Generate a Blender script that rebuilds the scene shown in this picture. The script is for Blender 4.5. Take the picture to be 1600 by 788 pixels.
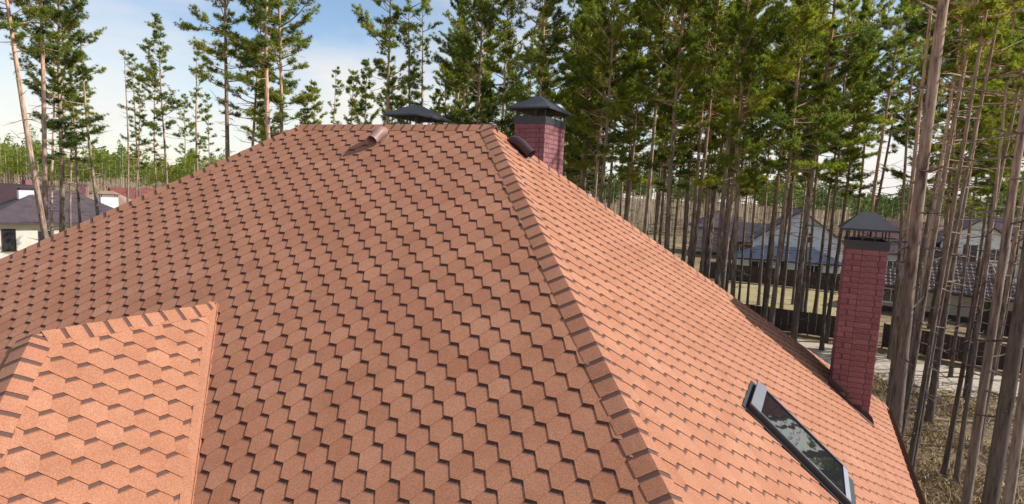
import bpy, math, random
import numpy as np
from mathutils import Matrix, Vector

# ---------------------------------------------------------------- camera, sky, sun, exposure
for o in list(bpy.data.objects):
    bpy.data.objects.remove(o)
scene = bpy.context.scene
COL = scene.collection
Z0 = 10.0                                   # ridge height above the ground
FPX = 985.1                                 # focal length in pixels of a 1600 wide picture
CAM = np.array([4.497, -8.463, Z0 - 0.894])
YAW, PITCH, ROLL = -0.43351, 0.12572, -0.04733


def cam_axes():
    cy, sy, cp, sp = math.cos(YAW), math.sin(YAW), math.cos(PITCH), math.sin(PITCH)
    f = np.array([sy * cp, cy * cp, -sp])
    r = np.array([cy, -sy, 0.0])
    d = np.cross(f, r)
    cr, sr = math.cos(ROLL), math.sin(ROLL)
    return cr * r + sr * d, -sr * r + cr * d, f


RIGHT, DOWN, FWD = cam_axes()
cam_data = bpy.data.cameras.new('camera')
cam = bpy.data.objects.new('camera', cam_data)
COL.objects.link(cam)
scene.camera = cam
cam_data.sensor_width = 36.0
cam_data.lens = FPX / 1600 * 36.0
cam_data.shift_x = -9.67 / 1600
cam_data.shift_y = 25.65 / 1600
cam_data.clip_end = 5000
M = Matrix.Identity(4)
for i in range(3):
    M[i][0], M[i][1], M[i][2], M[i][3] = RIGHT[i], -DOWN[i], -FWD[i], CAM[i]
cam.matrix_world = M

SUN_AZ = math.radians(67.0)                 # from +Y towards +X
SUN_EL = math.radians(38.0)
world = bpy.data.worlds.new('World')
scene.world = world
world.use_nodes = True
wt = world.node_tree
bg = wt.nodes['Background']
sky = wt.nodes.new('ShaderNodeTexSky')
sky.sky_type = 'NISHITA'
sky.sun_disc = False
sky.sun_elevation = SUN_EL
sky.sun_rotation = SUN_AZ
sky.air_density = 1.0
sky.dust_density = 0.3
sky.ozone_density = 1.6
tc = wt.nodes.new('ShaderNodeTexCoord')
sep = wt.nodes.new('ShaderNodeSeparateXYZ')
wt.links.new(tc.outputs['Generated'], sep.inputs[0])
# thin high cloud: noise on the sky dome, flattened towards the horizon, with pale haze low down
mp = wt.nodes.new('ShaderNodeMapping')
mp.inputs['Scale'].default_value = (1.0, 1.0, 3.2)
mp.inputs['Location'].default_value = (0.35, 0.1, 0.0)
wt.links.new(tc.outputs['Generated'], mp.inputs[0])
cn = wt.nodes.new('ShaderNodeTexNoise')
cn.inputs['Scale'].default_value = 2.1
cn.inputs['Detail'].default_value = 8
cn.inputs['Roughness'].default_value = 0.55
wt.links.new(mp.outputs[0], cn.inputs['Vector'])
low = wt.nodes.new('ShaderNodeMapRange')
low.inputs['From Min'].default_value = 0.0
low.inputs['From Max'].default_value = 0.17
low.inputs['To Min'].default_value = 0.24
low.inputs['To Max'].default_value = -0.07
wt.links.new(sep.outputs[2], low.inputs['Value'])
ad = wt.nodes.new('ShaderNodeMath')
ad.operation = 'ADD'
wt.links.new(cn.outputs['Fac'], ad.inputs[0])
wt.links.new(low.outputs[0], ad.inputs[1])
cr_ = wt.nodes.new('ShaderNodeValToRGB')
cr_.color_ramp.elements[0].position = 0.38
cr_.color_ramp.elements[1].position = 0.72
wt.links.new(ad.outputs[0], cr_.inputs[0])
cm = wt.nodes.new('ShaderNodeMixRGB')
cm.inputs['Color2'].default_value = (5.95, 5.7, 5.45, 1)
wt.links.new(cr_.outputs[0], cm.inputs['Fac'])
wt.links.new(sky.outputs[0], cm.inputs['Color1'])
wt.links.new(cm.outputs[0], bg.inputs['Color'])
bg.inputs['Strength'].default_value = 0.135

sd = bpy.data.lights.new('sun', 'SUN')
sd.energy = 5.0
sd.angle = math.radians(0.53)
sd.color = (1.0, 0.985, 0.955)
sun = bpy.data.objects.new('sun', sd)
COL.objects.link(sun)
sdir = Vector((math.sin(SUN_AZ) * math.cos(SUN_EL), math.cos(SUN_AZ) * math.cos(SUN_EL), math.sin(SUN_EL)))
sun.rotation_euler = sdir.to_track_quat('Z', 'Y').to_euler()
sun.location = (30, 10, 40)

vs = scene.view_settings
vs.view_transform = 'Standard'
vs.look = 'None'
vs.exposure = 0.27
vs.gamma = 1
scene.render.engine = 'CYCLES'
scene.cycles.max_bounces = 6
scene.cycles.diffuse_bounces = 3
scene.cycles.transmission_bounces = 6
scene.cycles.transparent_max_bounces = 8

RNG = np.random.default_rng(7)
random.seed(7)

# ---------------------------------------------------------------- materials


def new_mat(name):
    m = bpy.data.materials.new(name)
    m.use_nodes = True
    nt = m.node_tree
    nt.nodes.clear()
    out = nt.nodes.new('ShaderNodeOutputMaterial')
    return m, nt, out


def N(nt, typ, **kw):
    n = nt.nodes.new(typ)
    for k, v in kw.items():
        if hasattr(n, k):
            setattr(n, k, v)
        else:
            n.inputs[k.replace('_', ' ')].default_value = v
    return n


def ramp(nt, fac, stops):
    r = nt.nodes.new('ShaderNodeValToRGB')
    e = r.color_ramp.elements
    while len(e) < len(stops):
        e.new(0.5)
    for i, (p, c) in enumerate(stops):
        e[i].position = p
        e[i].color = (*c, 1) if len(c) == 3 else c
    nt.links.new(fac, r.inputs[0])
    return r.outputs[0]


def mix(nt, fac, a, b, mode='MIX'):
    n = nt.nodes.new('ShaderNodeMixRGB')
    n.blend_type = mode
    for sock, v in ((n.inputs[0], fac), (n.inputs[1], a), (n.inputs[2], b)):
        if isinstance(v, (int, float)):
            sock.default_value = v
        elif isinstance(v, tuple):
            sock.default_value = (*v, 1)
        else:
            nt.links.new(v, sock)
    return n.outputs[0]


def math_n(nt, op, a, b=None, c=None):
    n = nt.nodes.new('ShaderNodeMath')
    n.operation = op
    for i, v in enumerate((a, b, c)):
        if v is None:
            continue
        if isinstance(v, (int, float)):
            n.inputs[i].default_value = v
        else:
            nt.links.new(v, n.inputs[i])
    return n.outputs[0]


def noise(nt, vec, scale, detail=2, rough=0.5):
    n = nt.nodes.new('ShaderNodeTexNoise')
    n.inputs['Scale'].default_value = scale
    n.inputs['Detail'].default_value = detail
    n.inputs['Roughness'].default_value = rough
    if vec is not None:
        nt.links.new(vec, n.inputs['Vector'])
    return n.outputs['Fac']


def principled(nt, out, color, rough=0.7, metal=0.0, spec=0.3, bump=None, bump_strength=0.3, bump_dist=0.01):
    p = nt.nodes.new('ShaderNodeBsdfPrincipled')
    if isinstance(color, tuple):
        p.inputs['Base Color'].default_value = (*color, 1)
    else:
        nt.links.new(color, p.inputs['Base Color'])
    if isinstance(rough, (int, float)):
        p.inputs['Roughness'].default_value = rough
    else:
        nt.links.new(rough, p.inputs['Roughness'])
    p.inputs['Metallic'].default_value = metal
    p.inputs['Specular IOR Level'].default_value = spec
    if bump is not None:
        b = nt.nodes.new('ShaderNodeBump')
        b.inputs['Strength'].default_value = bump_strength
        b.inputs['Distance'].default_value = bump_dist
        nt.links.new(bump, b.inputs['Height'])
        nt.links.new(b.outputs[0], p.inputs['Normal'])
    nt.links.new(p.outputs[0], out.inputs[0])
    return p


def world_pos(nt):
    return nt.nodes.new('ShaderNodeNewGeometry').outputs['Position']


def obj_pos(nt):
    return nt.nodes.new('ShaderNodeTexCoord').outputs['Object']


def mat_plain(name, col, rough=0.7, metal=0.0, spec=0.3, var=0.25, scale=3.0, bump=0.0):
    m, nt, out = new_mat(name)
    v = noise(nt, obj_pos(nt), scale, 5, 0.6)
    lo = tuple(c * (1 - var) for c in col)
    hi = tuple(min(1, c * (1 + var)) for c in col)
    c = ramp(nt, v, [(0.3, lo), (0.7, hi)])
    principled(nt, out, c, rough, metal, spec, bump=v if bump else None, bump_strength=bump, bump_dist=0.02)
    return m


def mat_shingle(name='shingle_granules', pale=0.0):
    # mineral granules; uv.y runs 0 at the tab's lower edge to 1 at its visible top, where the
    # sheet carries its printed dark band of granules
    m, nt, out = new_mat(name)
    P = world_pos(nt)
    at = N(nt, 'ShaderNodeAttribute')
    at.attribute_name = 'tint'
    base = ramp(nt, at.outputs['Fac'], [(0.0, (0.348, 0.141, 0.073)), (0.3, (0.382, 0.161, 0.086)),
                                        (0.6, (0.400, 0.172, 0.093)), (0.85, (0.420, 0.186, 0.103)),
                                        (1.0, (0.445, 0.206, 0.119))])
    g1 = noise(nt, P, 190, 2, 0.8)
    g2 = noise(nt, P, 62, 3, 0.7)
    g3 = noise(nt, P, 2.2, 4, 0.6)
    c = mix(nt, 1.0, base, ramp(nt, g1, [(0.34, (0.56, 0.52, 0.50)), (0.5, (1.0, 1.0, 1.0)), (0.66, (1.38, 1.43, 1.48))]), 'MULTIPLY')
    c = mix(nt, 1.0, c, ramp(nt, g2, [(0.32, (0.84, 0.82, 0.80)), (0.5, (1, 1, 1)), (0.68, (1.14, 1.15, 1.16))]), 'MULTIPLY')
    c = mix(nt, 1.0, c, ramp(nt, g3, [(0.3, (0.90, 0.87, 0.85)), (0.7, (1.08, 1.09, 1.10))]), 'MULTIPLY')
    uv = N(nt, 'ShaderNodeUVMap')
    uv.uv_map = 'UVMap'
    s = N(nt, 'ShaderNodeSeparateXYZ')
    nt.links.new(uv.outputs[0], s.inputs[0])
    edge = math_n(nt, 'ADD', s.outputs[1], math_n(nt, 'MULTIPLY', math_n(nt, 'SUBTRACT', g1, 0.5), 0.10))
    edge = math_n(nt, 'ADD', edge, math_n(nt, 'MULTIPLY', math_n(nt, 'SUBTRACT', noise(nt, P, 45, 2), 0.5), 0.06))
    band = ramp(nt, edge, [(0.825, (0, 0, 0)), (0.895, (1, 1, 1))])
    c = mix(nt, math_n(nt, 'MULTIPLY', band, 0.86), c, (0.070, 0.040, 0.036))
    # cut edges of the sheet show black bitumen (marked by uv.y = 3)
    cut = math_n(nt, 'GREATER_THAN', s.outputs[1], 2.0)
    c = mix(nt, cut, c, (0.26, 0.115, 0.068))
    p = principled(nt, out, c, 0.80, 0, 0.2, bump=g1, bump_strength=0.35, bump_dist=0.002)
    p.inputs['Sheen Weight'].default_value = 0.04      # added sheen, whitens slopes seen at a grazing angle
    p.inputs['Sheen Roughness'].default_value = 0.45
    return m


def mat_brick():
    m, nt, out = new_mat('rough_red_brick')
    P = obj_pos(nt)
    at = N(nt, 'ShaderNodeAttribute')
    at.attribute_name = 'tint'
    base = ramp(nt, at.outputs['Fac'], [(0.0, (0.225, 0.092, 0.098)), (0.5, (0.255, 0.107, 0.112)), (1.0, (0.29, 0.128, 0.130))])
    g = noise(nt, P, 38, 5, 0.65)
    c = mix(nt, 1.0, base, ramp(nt, g, [(0.3, (0.7, 0.68, 0.68)), (0.5, (1, 1, 1)), (0.75, (1.35, 1.4, 1.4))]), 'MULTIPLY')
    principled(nt, out, c, 0.9, 0, 0.2, bump=g, bump_strength=0.5, bump_dist=0.008)
    return m


def mat_bark():
    m, nt, out = new_mat('pine_bark')
    P = obj_pos(nt)
    s = N(nt, 'ShaderNodeSeparateXYZ')
    nt.links.new(P, s.inputs[0])
    mpn = N(nt, 'ShaderNodeMapping')
    mpn.inputs['Scale'].default_value = (11, 11, 2.4)
    nt.links.new(P, mpn.inputs[0])
    v = noise(nt, mpn.outputs[0], 1.0, 6, 0.7)
    hz = math_n(nt, 'ADD', s.outputs[2], math_n(nt, 'MULTIPLY', math_n(nt, 'SUBTRACT', v, 0.5), 7.0))
    h = math_n(nt, 'DIVIDE', hz, 22.0)
    col = ramp(nt, h, [(0.20, (0.125, 0.098, 0.082)), (0.42, (0.33, 0.240, 0.175)), (0.64, (0.50, 0.33, 0.20))])
    oi = N(nt, 'ShaderNodeObjectInfo')
    tone = ramp(nt, oi.outputs['Random'], [(0, (0.60, 0.58, 0.57)), (1, (1.15, 1.15, 1.15))])
    tone = mix(nt, 1.0, tone, oi.outputs['Color'], 'MULTIPLY')      # some stems are paler than others
    col = mix(nt, 1.0, col, tone, 'MULTIPLY')
    c = mix(nt, 1.0, col, ramp(nt, v, [(0.32, (0.30, 0.27, 0.25)), (0.47, (1, 1, 1)), (0.68, (1.5, 1.48, 1.45))]), 'MULTIPLY')
    principled(nt, out, c, 0.9, 0, 0.15, bump=v, bump_strength=0.9, bump_dist=0.04)
    return m


def mat_needles():
    m, nt, out = new_mat('pine_needles')
    at = N(nt, 'ShaderNodeAttribute')
    at.attribute_name = 'tint'
    oi = N(nt, 'ShaderNodeObjectInfo')
    f = math_n(nt, 'ADD', math_n(nt, 'MULTIPLY', at.outputs['Fac'], 0.72), math_n(nt, 'MULTIPLY', oi.outputs['Random'], 0.28))
    c = ramp(nt, f, [(0.0, (0.060, 0.095, 0.052)), (0.35, (0.135, 0.185, 0.050)), (0.7, (0.265, 0.295, 0.050)), (1.0, (0.37, 0.36, 0.07))])
    d = N(nt, 'ShaderNodeBsdfDiffuse')
    t = N(nt, 'ShaderNodeBsdfTranslucent')
    nt.links.new(c, d.inputs[0])
    c2 = mix(nt, 1.0, c, (1.55, 1.5, 0.7), 'MULTIPLY')
    nt.links.new(c2, t.inputs[0])
    ms = N(nt, 'ShaderNodeMixShader')
    ms.inputs[0].default_value = 0.55
    nt.links.new(d.outputs[0], ms.inputs[1])
    nt.links.new(t.outputs[0], ms.inputs[2])
    nt.links.new(ms.outputs[0], out.inputs[0])
    return m


def mat_glass(name, col, rough=0.05, bump=0.0):
    m, nt, out = new_mat(name)
    w = noise(nt, obj_pos(nt), 2.2, 2, 0.4)
    principled(nt, out, col, rough, 0, 0.9, bump=w if bump else None, bump_strength=bump, bump_dist=0.05)
    return m


def mat_tile_rows(name, col, col2, scale=5.0):
    m, nt, out = new_mat(name)
    w = N(nt, 'ShaderNodeTexWave')
    w.bands_direction = 'Z'
    w.inputs['Scale'].default_value = scale
    w.inputs['Distortion'].default_value = 0.4
    P = obj_pos(nt)
    nt.links.new(P, w.inputs['Vector'])
    v = noise(nt, P, 1.2, 5, 0.6)
    c = mix(nt, ramp(nt, v, [(0.3, (0, 0, 0)), (0.7, (1, 1, 1))]), col, col2)
    principled(nt, out, c, 0.8, 0, 0.12, bump=w.outputs['Fac'], bump_strength=0.5, bump_dist=0.04)
    return m


MAT = {}
MAT['shingle'] = mat_shingle()
MAT['brick'] = mat_brick()
MAT['mortar'] = mat_plain('mortar', (0.14, 0.078, 0.080), 0.95, var=0.25, scale=20)
MAT['cap_metal'] = mat_plain('dark_cap_sheet', (0.046, 0.042, 0.045), 0.42, 0.0, 0.42, var=0.15, scale=4)
MAT['flashing'] = mat_plain('brown_flashing', (0.060, 0.032, 0.028), 0.45, 0.0, 0.45, var=0.2, scale=6)
MAT['vent'] = mat_plain('brown_vent_plastic', (0.30, 0.165, 0.13), 0.5, 0, 0.35, var=0.2, scale=8)
MAT['vent_dark'] = mat_plain('dark_vent_plastic', (0.060, 0.030, 0.030), 0.42, 0, 0.4, var=0.2, scale=8)
MAT['bark'] = mat_bark()
MAT['needles'] = mat_needles()
MAT['frame'] = mat_plain('grey_aluminium', (0.27, 0.275, 0.29), 0.45, 0.0, 0.4, var=0.06)
MAT['frame_top'] = mat_plain('grey_cover', (0.17, 0.172, 0.185), 0.5, 0.0, 0.35, var=0.06)
MAT['frame_mid'] = mat_plain('dark_grey_aluminium', (0.10, 0.10, 0.11), 0.45, 0.0, 0.4, var=0.06)
MAT['frame_dark'] = mat_plain('dark_flashing', (0.035, 0.035, 0.04), 0.5, 0.0, 0.4, var=0.15)
MAT['glass'] = mat_glass('skylight_glass', (0.012, 0.014, 0.015), 0.02, 0.05)
MAT['pane'] = mat_glass('house_pane', (0.03, 0.035, 0.045), 0.08)
MAT['plaster'] = mat_plain('cream_plaster', (0.66, 0.60, 0.50), 0.9, var=0.07, scale=1.5)
MAT['white_plaster'] = mat_plain('white_plaster', (0.74, 0.74, 0.74), 0.9, var=0.06, scale=1.5)
MAT['beige'] = mat_plain('beige_plaster', (0.50, 0.44, 0.36), 0.9, var=0.10, scale=1.5)
MAT['grey_plaster'] = mat_plain('grey_plaster', (0.42, 0.42, 0.43), 0.9, var=0.08, scale=1.5)
MAT['maroon'] = mat_plain('maroon_boards', (0.16, 0.05, 0.05), 0.8, var=0.2, scale=2)
MAT['roof_dark'] = mat_tile_rows('dark_brown_tiles', (0.075, 0.055, 0.062), (0.11, 0.082, 0.088))
MAT['roof_brown'] = mat_tile_rows('brown_tiles', (0.12, 0.062, 0.060), (0.16, 0.085, 0.08))
MAT['roof_tan'] = mat_tile_rows('tan_tiles', (0.30, 0.19, 0.13), (0.38, 0.25, 0.17))
MAT['roof_red'] = mat_tile_rows('red_brown_tiles', (0.16, 0.05, 0.048), (0.22, 0.075, 0.06))
MAT['roof_blue'] = mat_tile_rows('blue_metal_roof', (0.045, 0.055, 0.085), (0.06, 0.072, 0.105))
MAT['roof_steel'] = mat_tile_rows('blue_grey_roof', (0.16, 0.20, 0.25), (0.21, 0.26, 0.31))
MAT['wood_dark'] = mat_plain('dark_brown_boards', (0.050, 0.032, 0.026), 0.8, var=0.3, scale=3)
MAT['fence'] = mat_plain('brown_fence_sheet', (0.055, 0.034, 0.030), 0.6, 0, 0.3, var=0.2, scale=2)
MAT['white_trim'] = mat_plain('white_trim', (0.78, 0.78, 0.77), 0.6, var=0.05)
MAT['log'] = mat_plain('weathered_log', (0.26, 0.20, 0.15), 0.9, var=0.4, scale=6, bump=0.4)
MAT['black'] = mat_plain('black_rubber', (0.02, 0.02, 0.02), 0.7, var=0.1)
MAT['car_paint'] = mat_plain('grey_car_paint', (0.30, 0.31, 0.33), 0.25, 0.2, 0.6, var=0.05)


def mat_grass_blades():
    m, nt, out = new_mat('dry_grass')
    at = N(nt, 'ShaderNodeAttribute')
    at.attribute_name = 'tint'
    c = ramp(nt, at.outputs['Fac'], [(0, (0.15, 0.10, 0.045)), (0.5, (0.33, 0.225, 0.10)), (1, (0.50, 0.37, 0.20))])
    principled(nt, out, c, 0.9, 0, 0.1)
    return m


def mat_ground():
    m, nt, out = new_mat('forest_floor')
    P = world_pos(nt)
    a = noise(nt, P, 0.09, 5, 0.6)
    b = noise(nt, P, 0.9, 6, 0.65)
    c = noise(nt, P, 7.0, 4, 0.7)
    needle = ramp(nt, c, [(0.3, (0.10, 0.065, 0.038)), (0.7, (0.26, 0.185, 0.105))])
    grass = ramp(nt, c, [(0.3, (0.25, 0.185, 0.065)), (0.7, (0.46, 0.35, 0.16))])
    f = math_n(nt, 'ADD', math_n(nt, 'MULTIPLY', a, 0.45), math_n(nt, 'MULTIPLY', b, 0.55))
    col = mix(nt, ramp(nt, f, [(0.47, (0, 0, 0)), (0.64, (1, 1, 1))]), needle, grass)
    principled(nt, out, col, 0.95, 0, 0.1, bump=c, bump_strength=0.6, bump_dist=0.06)
    return m


def mat_sand():
    m, nt, out = new_mat('sandy_track')
    P = world_pos(nt)
    b = noise(nt, P, 0.8, 6, 0.65)
    c = noise(nt, P, 9.0, 4, 0.7)
    col = mix(nt, b, (0.40, 0.32, 0.24), (0.58, 0.49, 0.39))
    col = mix(nt, 1.0, col, ramp(nt, c, [(0.3, (0.75, 0.73, 0.7)), (0.7, (1.15, 1.15, 1.15))]), 'MULTIPLY')
    principled(nt, out, col, 0.95, 0, 0.1, bump=c, bump_strength=0.5, bump_dist=0.05)
    return m


MAT['grass'] = mat_grass_blades()
MAT['ground'] = mat_ground()
MAT['sand'] = mat_sand()
MAT['field'] = None

# ---------------------------------------------------------------- mesh helpers


class MB:
    """collects polygons; build() links them as one mesh object"""

    def __init__(self):
        self.v, self.f, self.uv, self.t, self.n = [], [], [], [], 0
        self.smooth = False

    def poly(self, pts, uv=None, tint=0.5):
        k = len(self.v)
        self.v.extend([tuple(map(float, p)) for p in pts])
        self.f.append(tuple(range(k, k + len(pts))))
        self.uv.extend(uv if uv is not None else [(0.5, 0.3)] * len(pts))
        self.t.extend([tint] * len(pts))

    def indexed(self, pts, faces, uv=None, tint=0.5):
        k = len(self.v)
        self.v.extend([tuple(map(float, p)) for p in pts])
        for f in faces:
            self.f.append(tuple(k + i for i in f))
        self.uv.extend(uv if uv is not None else [(0.5, 0.3)] * len(pts))
        self.t.extend([tint] * len(pts))

    def box(self, lo, hi, tint=0.5, frame=None):
        x0, y0, z0 = lo
        x1, y1, z1 = hi
        p = [(x0, y0, z0), (x1, y0, z0), (x1, y1, z0), (x0, y1, z0), (x0, y0, z1), (x1, y0, z1), (x1, y1, z1), (x0, y1, z1)]
        if frame is not None:
            o, X, Y, Zv = [np.asarray(a, float) for a in frame]
            p = [o + X * a + Y * b + Zv * c for a, b, c in p]
        self.indexed(p, [(3, 2, 1, 0), (4, 5, 6, 7), (0, 1, 5, 4), (1, 2, 6, 5), (2, 3, 7, 6), (3, 0, 4, 7)], tint=tint)

    def tube(self, path, radii, sides=6, caps=True, tint=0.5):
        path = [np.asarray(p, float) for p in path]
        n = len(path)
        k = len(self.v)
        pts = []
        for i in range(n):
            d = path[min(i + 1, n - 1)] - path[max(i - 1, 0)]
            d = d / (np.linalg.norm(d) + 1e-9)
            ref = np.array([0, 0, 1.0]) if abs(d[2]) < 0.9 else np.array([1.0, 0, 0])
            a = np.cross(d, ref)
            a /= np.linalg.norm(a)
            b = np.cross(d, a)
            for j in range(sides):
                th = 2 * math.pi * j / sides
                pts.append(path[i] + radii[i] * (math.cos(th) * a + math.sin(th) * b))
        faces = []
        for i in range(n - 1):
            for j in range(sides):
                j2 = (j + 1) % sides
                faces.append((i * sides + j, (i + 1) * sides + j, (i + 1) * sides + j2, i * sides + j2))
        if caps:
            faces.append(tuple(range(sides)))
            faces.append(tuple((n - 1) * sides + j for j in reversed(range(sides))))
        self.indexed(pts, faces, tint=tint)

    def build(self, name, mat, parent=None, smooth=False, origin=None):
        v = np.array(self.v, dtype=np.float32)
        if origin is not None:
            v = v - np.asarray(origin, dtype=np.float32)
        me = mesh_from(name, v, self.f, self.uv, self.t, mat, smooth)
        o = bpy.data.objects.new(name, me)
        COL.objects.link(o)
        if origin is not None:
            o.location = origin
        if parent is not None:
            o.parent = parent
        return o


def mesh_from(name, v, faces, uv, tint, mat, smooth=False):
    me = bpy.data.meshes.new(name)
    me.from_pydata(v.tolist() if hasattr(v, 'tolist') else v, [], faces)
    if uv is not None:
        ul = me.uv_layers.new(name='UVMap')
        idx = np.empty(len(me.loops), dtype=np.int32)
        me.loops.foreach_get('vertex_index', idx)
        ul.data.foreach_set('uv', np.asarray(uv, dtype=np.float32)[idx].ravel())
    if tint is not None:
        a = me.attributes.new('tint', 'FLOAT', 'POINT')
        a.data.foreach_set('value', np.asarray(tint, dtype=np.float32))
    if smooth:
        me.polygons.foreach_set('use_smooth', np.ones(len(me.polygons), dtype=bool))
    if mat is not None:
        me.materials.append(mat)
    me.update()
    return me


def tri_mesh(name, v, tint, mat):
    """fast mesh of loose triangles, v = (n*3, 3)"""
    n = len(v) // 3
    me = bpy.data.meshes.new(name)
    me.vertices.add(n * 3)
    me.vertices.foreach_set('co', np.asarray(v, dtype=np.float32).ravel())
    me.loops.add(n * 3)
    me.loops.foreach_set('vertex_index', np.arange(n * 3, dtype=np.int32))
    me.polygons.add(n)
    me.polygons.foreach_set('loop_start', np.arange(0, n * 3, 3, dtype=np.int32))
    me.polygons.foreach_set('loop_total', np.full(n, 3, dtype=np.int32))
    a = me.attributes.new('tint', 'FLOAT', 'POINT')
    a.data.foreach_set('value', np.asarray(tint, dtype=np.float32))
    me.materials.append(mat)
    me.update()
    me.validate()
    return me


def empty(name, loc=(0, 0, 0), rz=0.0, label=None, cat=None, group=None):
    o = bpy.data.objects.new(name, None)
    COL.objects.link(o)
    o.location = loc
    o.rotation_euler = (0, 0, rz)
    o.empty_display_size = 0.3
    if label:
        o['label'] = label
    if cat:
        o['category'] = cat
    if group:
        o['group'] = group
    return o


def tag(o, label=None, cat=None, group=None, kind=None):
    if label:
        o['label'] = label
    if cat:
        o['category'] = cat
    if group:
        o['group'] = group
    if kind:
        o['kind'] = kind
    return o


def polar(px, D):
    """point of the ground D metres from the viewpoint in the bearing seen at column px of the photograph"""
    az = YAW + math.atan((px - 809.67) / FPX)
    return CAM[0] + D * math.sin(az), CAM[1] + D * math.cos(az)


def clip_poly(P, planes):
    """P list of (u,s); planes list of (a,b,c): keep a*u+b*s<=c"""
    for a, b, c in planes:
        out = []
        n = len(P)
        for i in range(n):
            p, q = P[i], P[(i + 1) % n]
            dp, dq = a * p[0] + b * p[1] - c, a * q[0] + b * q[1] - c
            if dp <= 0:
                out.append(p)
            if (dp < 0 < dq) or (dq < 0 < dp):
                t = dp / (dp - dq)
                out.append((p[0] + t * (q[0] - p[0]), p[1] + t * (q[1] - p[1])))
        P = out
        if len(P) < 3:
            return []
    return P


# ================================================================ THE GROUND AND TRACK
gm = MB()
gs = 1400
gm.poly([(-gs, -gs, 0), (gs, -gs, 0), (gs, gs, 0), (-gs, gs, 0)])
ground = gm.build('ground', MAT['ground'])
ground['kind'] = 'structure'

# ================================================================ THE HOUSE
T_A, T_B, T_L, T_D = 0.7602, 0.8200, 0.7757, 0.7541
RL = 3.668                                   # ridge length
EAVE_X = 6.25
EZ = -T_B * EAVE_X                           # eave level relative to the ridge
EY = -EZ / T_A
EXL = -RL + EZ / T_L
PITCHP, EXPO = 0.335, 0.13337                # period of the tabs, exposure of a course
FLAT = 0.0915
SIDE = PITCHP / 2 - FLAT
TH = 0.0076                                  # sheet thickness

house = empty('house', (0, 0, 0), 0, 'large house roof of hexagonal red-brown shingles filling the foreground', 'house')


class Face:
    """a roof plane: u along its courses, s down the slope from the apex line"""

    def __init__(self, origin, U, down):
        self.o = np.array(origin, float)
        self.U = np.array(U, float)
        self.Dn = np.array(down, float)
        self.Dn /= np.linalg.norm(self.Dn)
        n = np.cross(self.Dn, self.U)
        self.n = n if n[2] > 0 else -n

    def at(self, u, s, h=0.0):
        return self.o + self.U * u + self.Dn * s + self.n * h


FA = Face((0, 0, Z0), (1, 0, 0), (0, -1, -T_A))
FB = Face((0, 0, Z0), (0, 1, 0), (1, 0, -T_B))
FC = Face((0, 0, Z0), (1, 0, 0), (0, 1, -T_A))
FL = Face((-RL, 0, Z0), (0, 1, 0), (-1, 0, -T_L))
kA, kB, kL = math.hypot(1, T_A), math.hypot(1, T_B), math.hypot(1, T_L)
SA, SB, SL_ = EY * kA, EAVE_X * kB, -(EXL + RL) * kL

DRX, DRZ, DRY0 = -1.880, -0.7541 * (-1.880 + 5.12), -5.20
DRY1 = DRZ / T_A                              # where the dormer ridge meets the front slope
XD = -5.12
FD = Face((XD, 0, Z0), (0, 1, 0), (1, 0, -T_D))
kD = math.hypot(1, T_D)


def tabs(face, s_phase, u_phase, planes, smin, smax, umin, umax, row0=0, seed=1):
    """yields clipped tab polygons (u, s, rel) on a face"""
    rng = np.random.default_rng(seed)
    k0 = int(math.floor(smin / EXPO - s_phase)) - 1
    k1 = int(math.ceil(smax / EXPO - s_phase)) + 3
    res = []
    half = PITCHP / 2
    for k in range(k0, k1):
        s = (k + s_phase) * EXPO
        i0 = int(math.floor((umin / half - u_phase))) - 3
        i1 = int(math.ceil((umax / half - u_phase))) + 3
        strip_tint = rng.random(400)
        for i in range(i0, i1):
            if (i + k - row0) % 2:
                continue
            u = (i + u_phase) * half
            j = rng.normal(0, 0.0012, 8)
            P = [(u + j[0], s + j[1]), (u + FLAT + j[2], s + j[1] + j[3] * .5), (u + FLAT + SIDE, s - EXPO), (u + FLAT + SIDE * .02, s - 2 * EXPO - 0.012),
                 (u - SIDE * .02, s - 2 * EXPO - 0.012), (u - SIDE, s - EXPO)]
            C = clip_poly(P, planes)
            # neighbouring tabs of one sheet share most of their tone
            tn = 0.55 * strip_tint[((i - i0) // 6) % 400] + 0.45 * rng.random()
            lift = rng.uniform(0, 0.0016)
            if C:
                res.append((C, s, u, tn, lift))
    return res


def tab_shape(mb, face, tab):
    C, s, u, tn, lift = tab
    top = []
    uv = []
    h0 = 2.3 * TH + lift
    for (a, b) in C:
        rel = (s - b) / EXPO
        top.append(face.at(a, b, h0 - TH * rel))
        uv.append(((a - u) / PITCHP, rel / 2.0))
    n = len(C)
    bot = [p - face.n * (2.9 * TH) for p in top]
    # counter-clockwise seen from outside
    c = np.mean(top, axis=0)
    nn = np.cross(top[1] - top[0], top[2] - top[1])
    order = list(range(n))
    if nn @ face.n < 0:
        order.reverse()
    top = [top[i] for i in order]
    bot = [bot[i] for i in order]
    uv = [uv[i] for i in order]
    faces = [tuple(range(n))]
    mb.indexed(top, faces, uv, tn)
    side_pts = top + bot
    sf = [(i, n + i, n + (i + 1) % n, (i + 1) % n) for i in range(n)]
    mb.indexed(side_pts, sf, [(0.5, 3.0)] * (2 * n), tn * 0.6)


def half_plane(face, p, q, inside):
    """(a,b,c) in (u,s) keeping the side of line pq where `inside` lies"""
    a, b = q[1] - p[1], -(q[0] - p[0])
    c = a * p[0] + b * p[1]
    if a * inside[0] + b * inside[1] > c:
        a, b, c = -a, -b, -c
    return a, b, c


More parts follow.
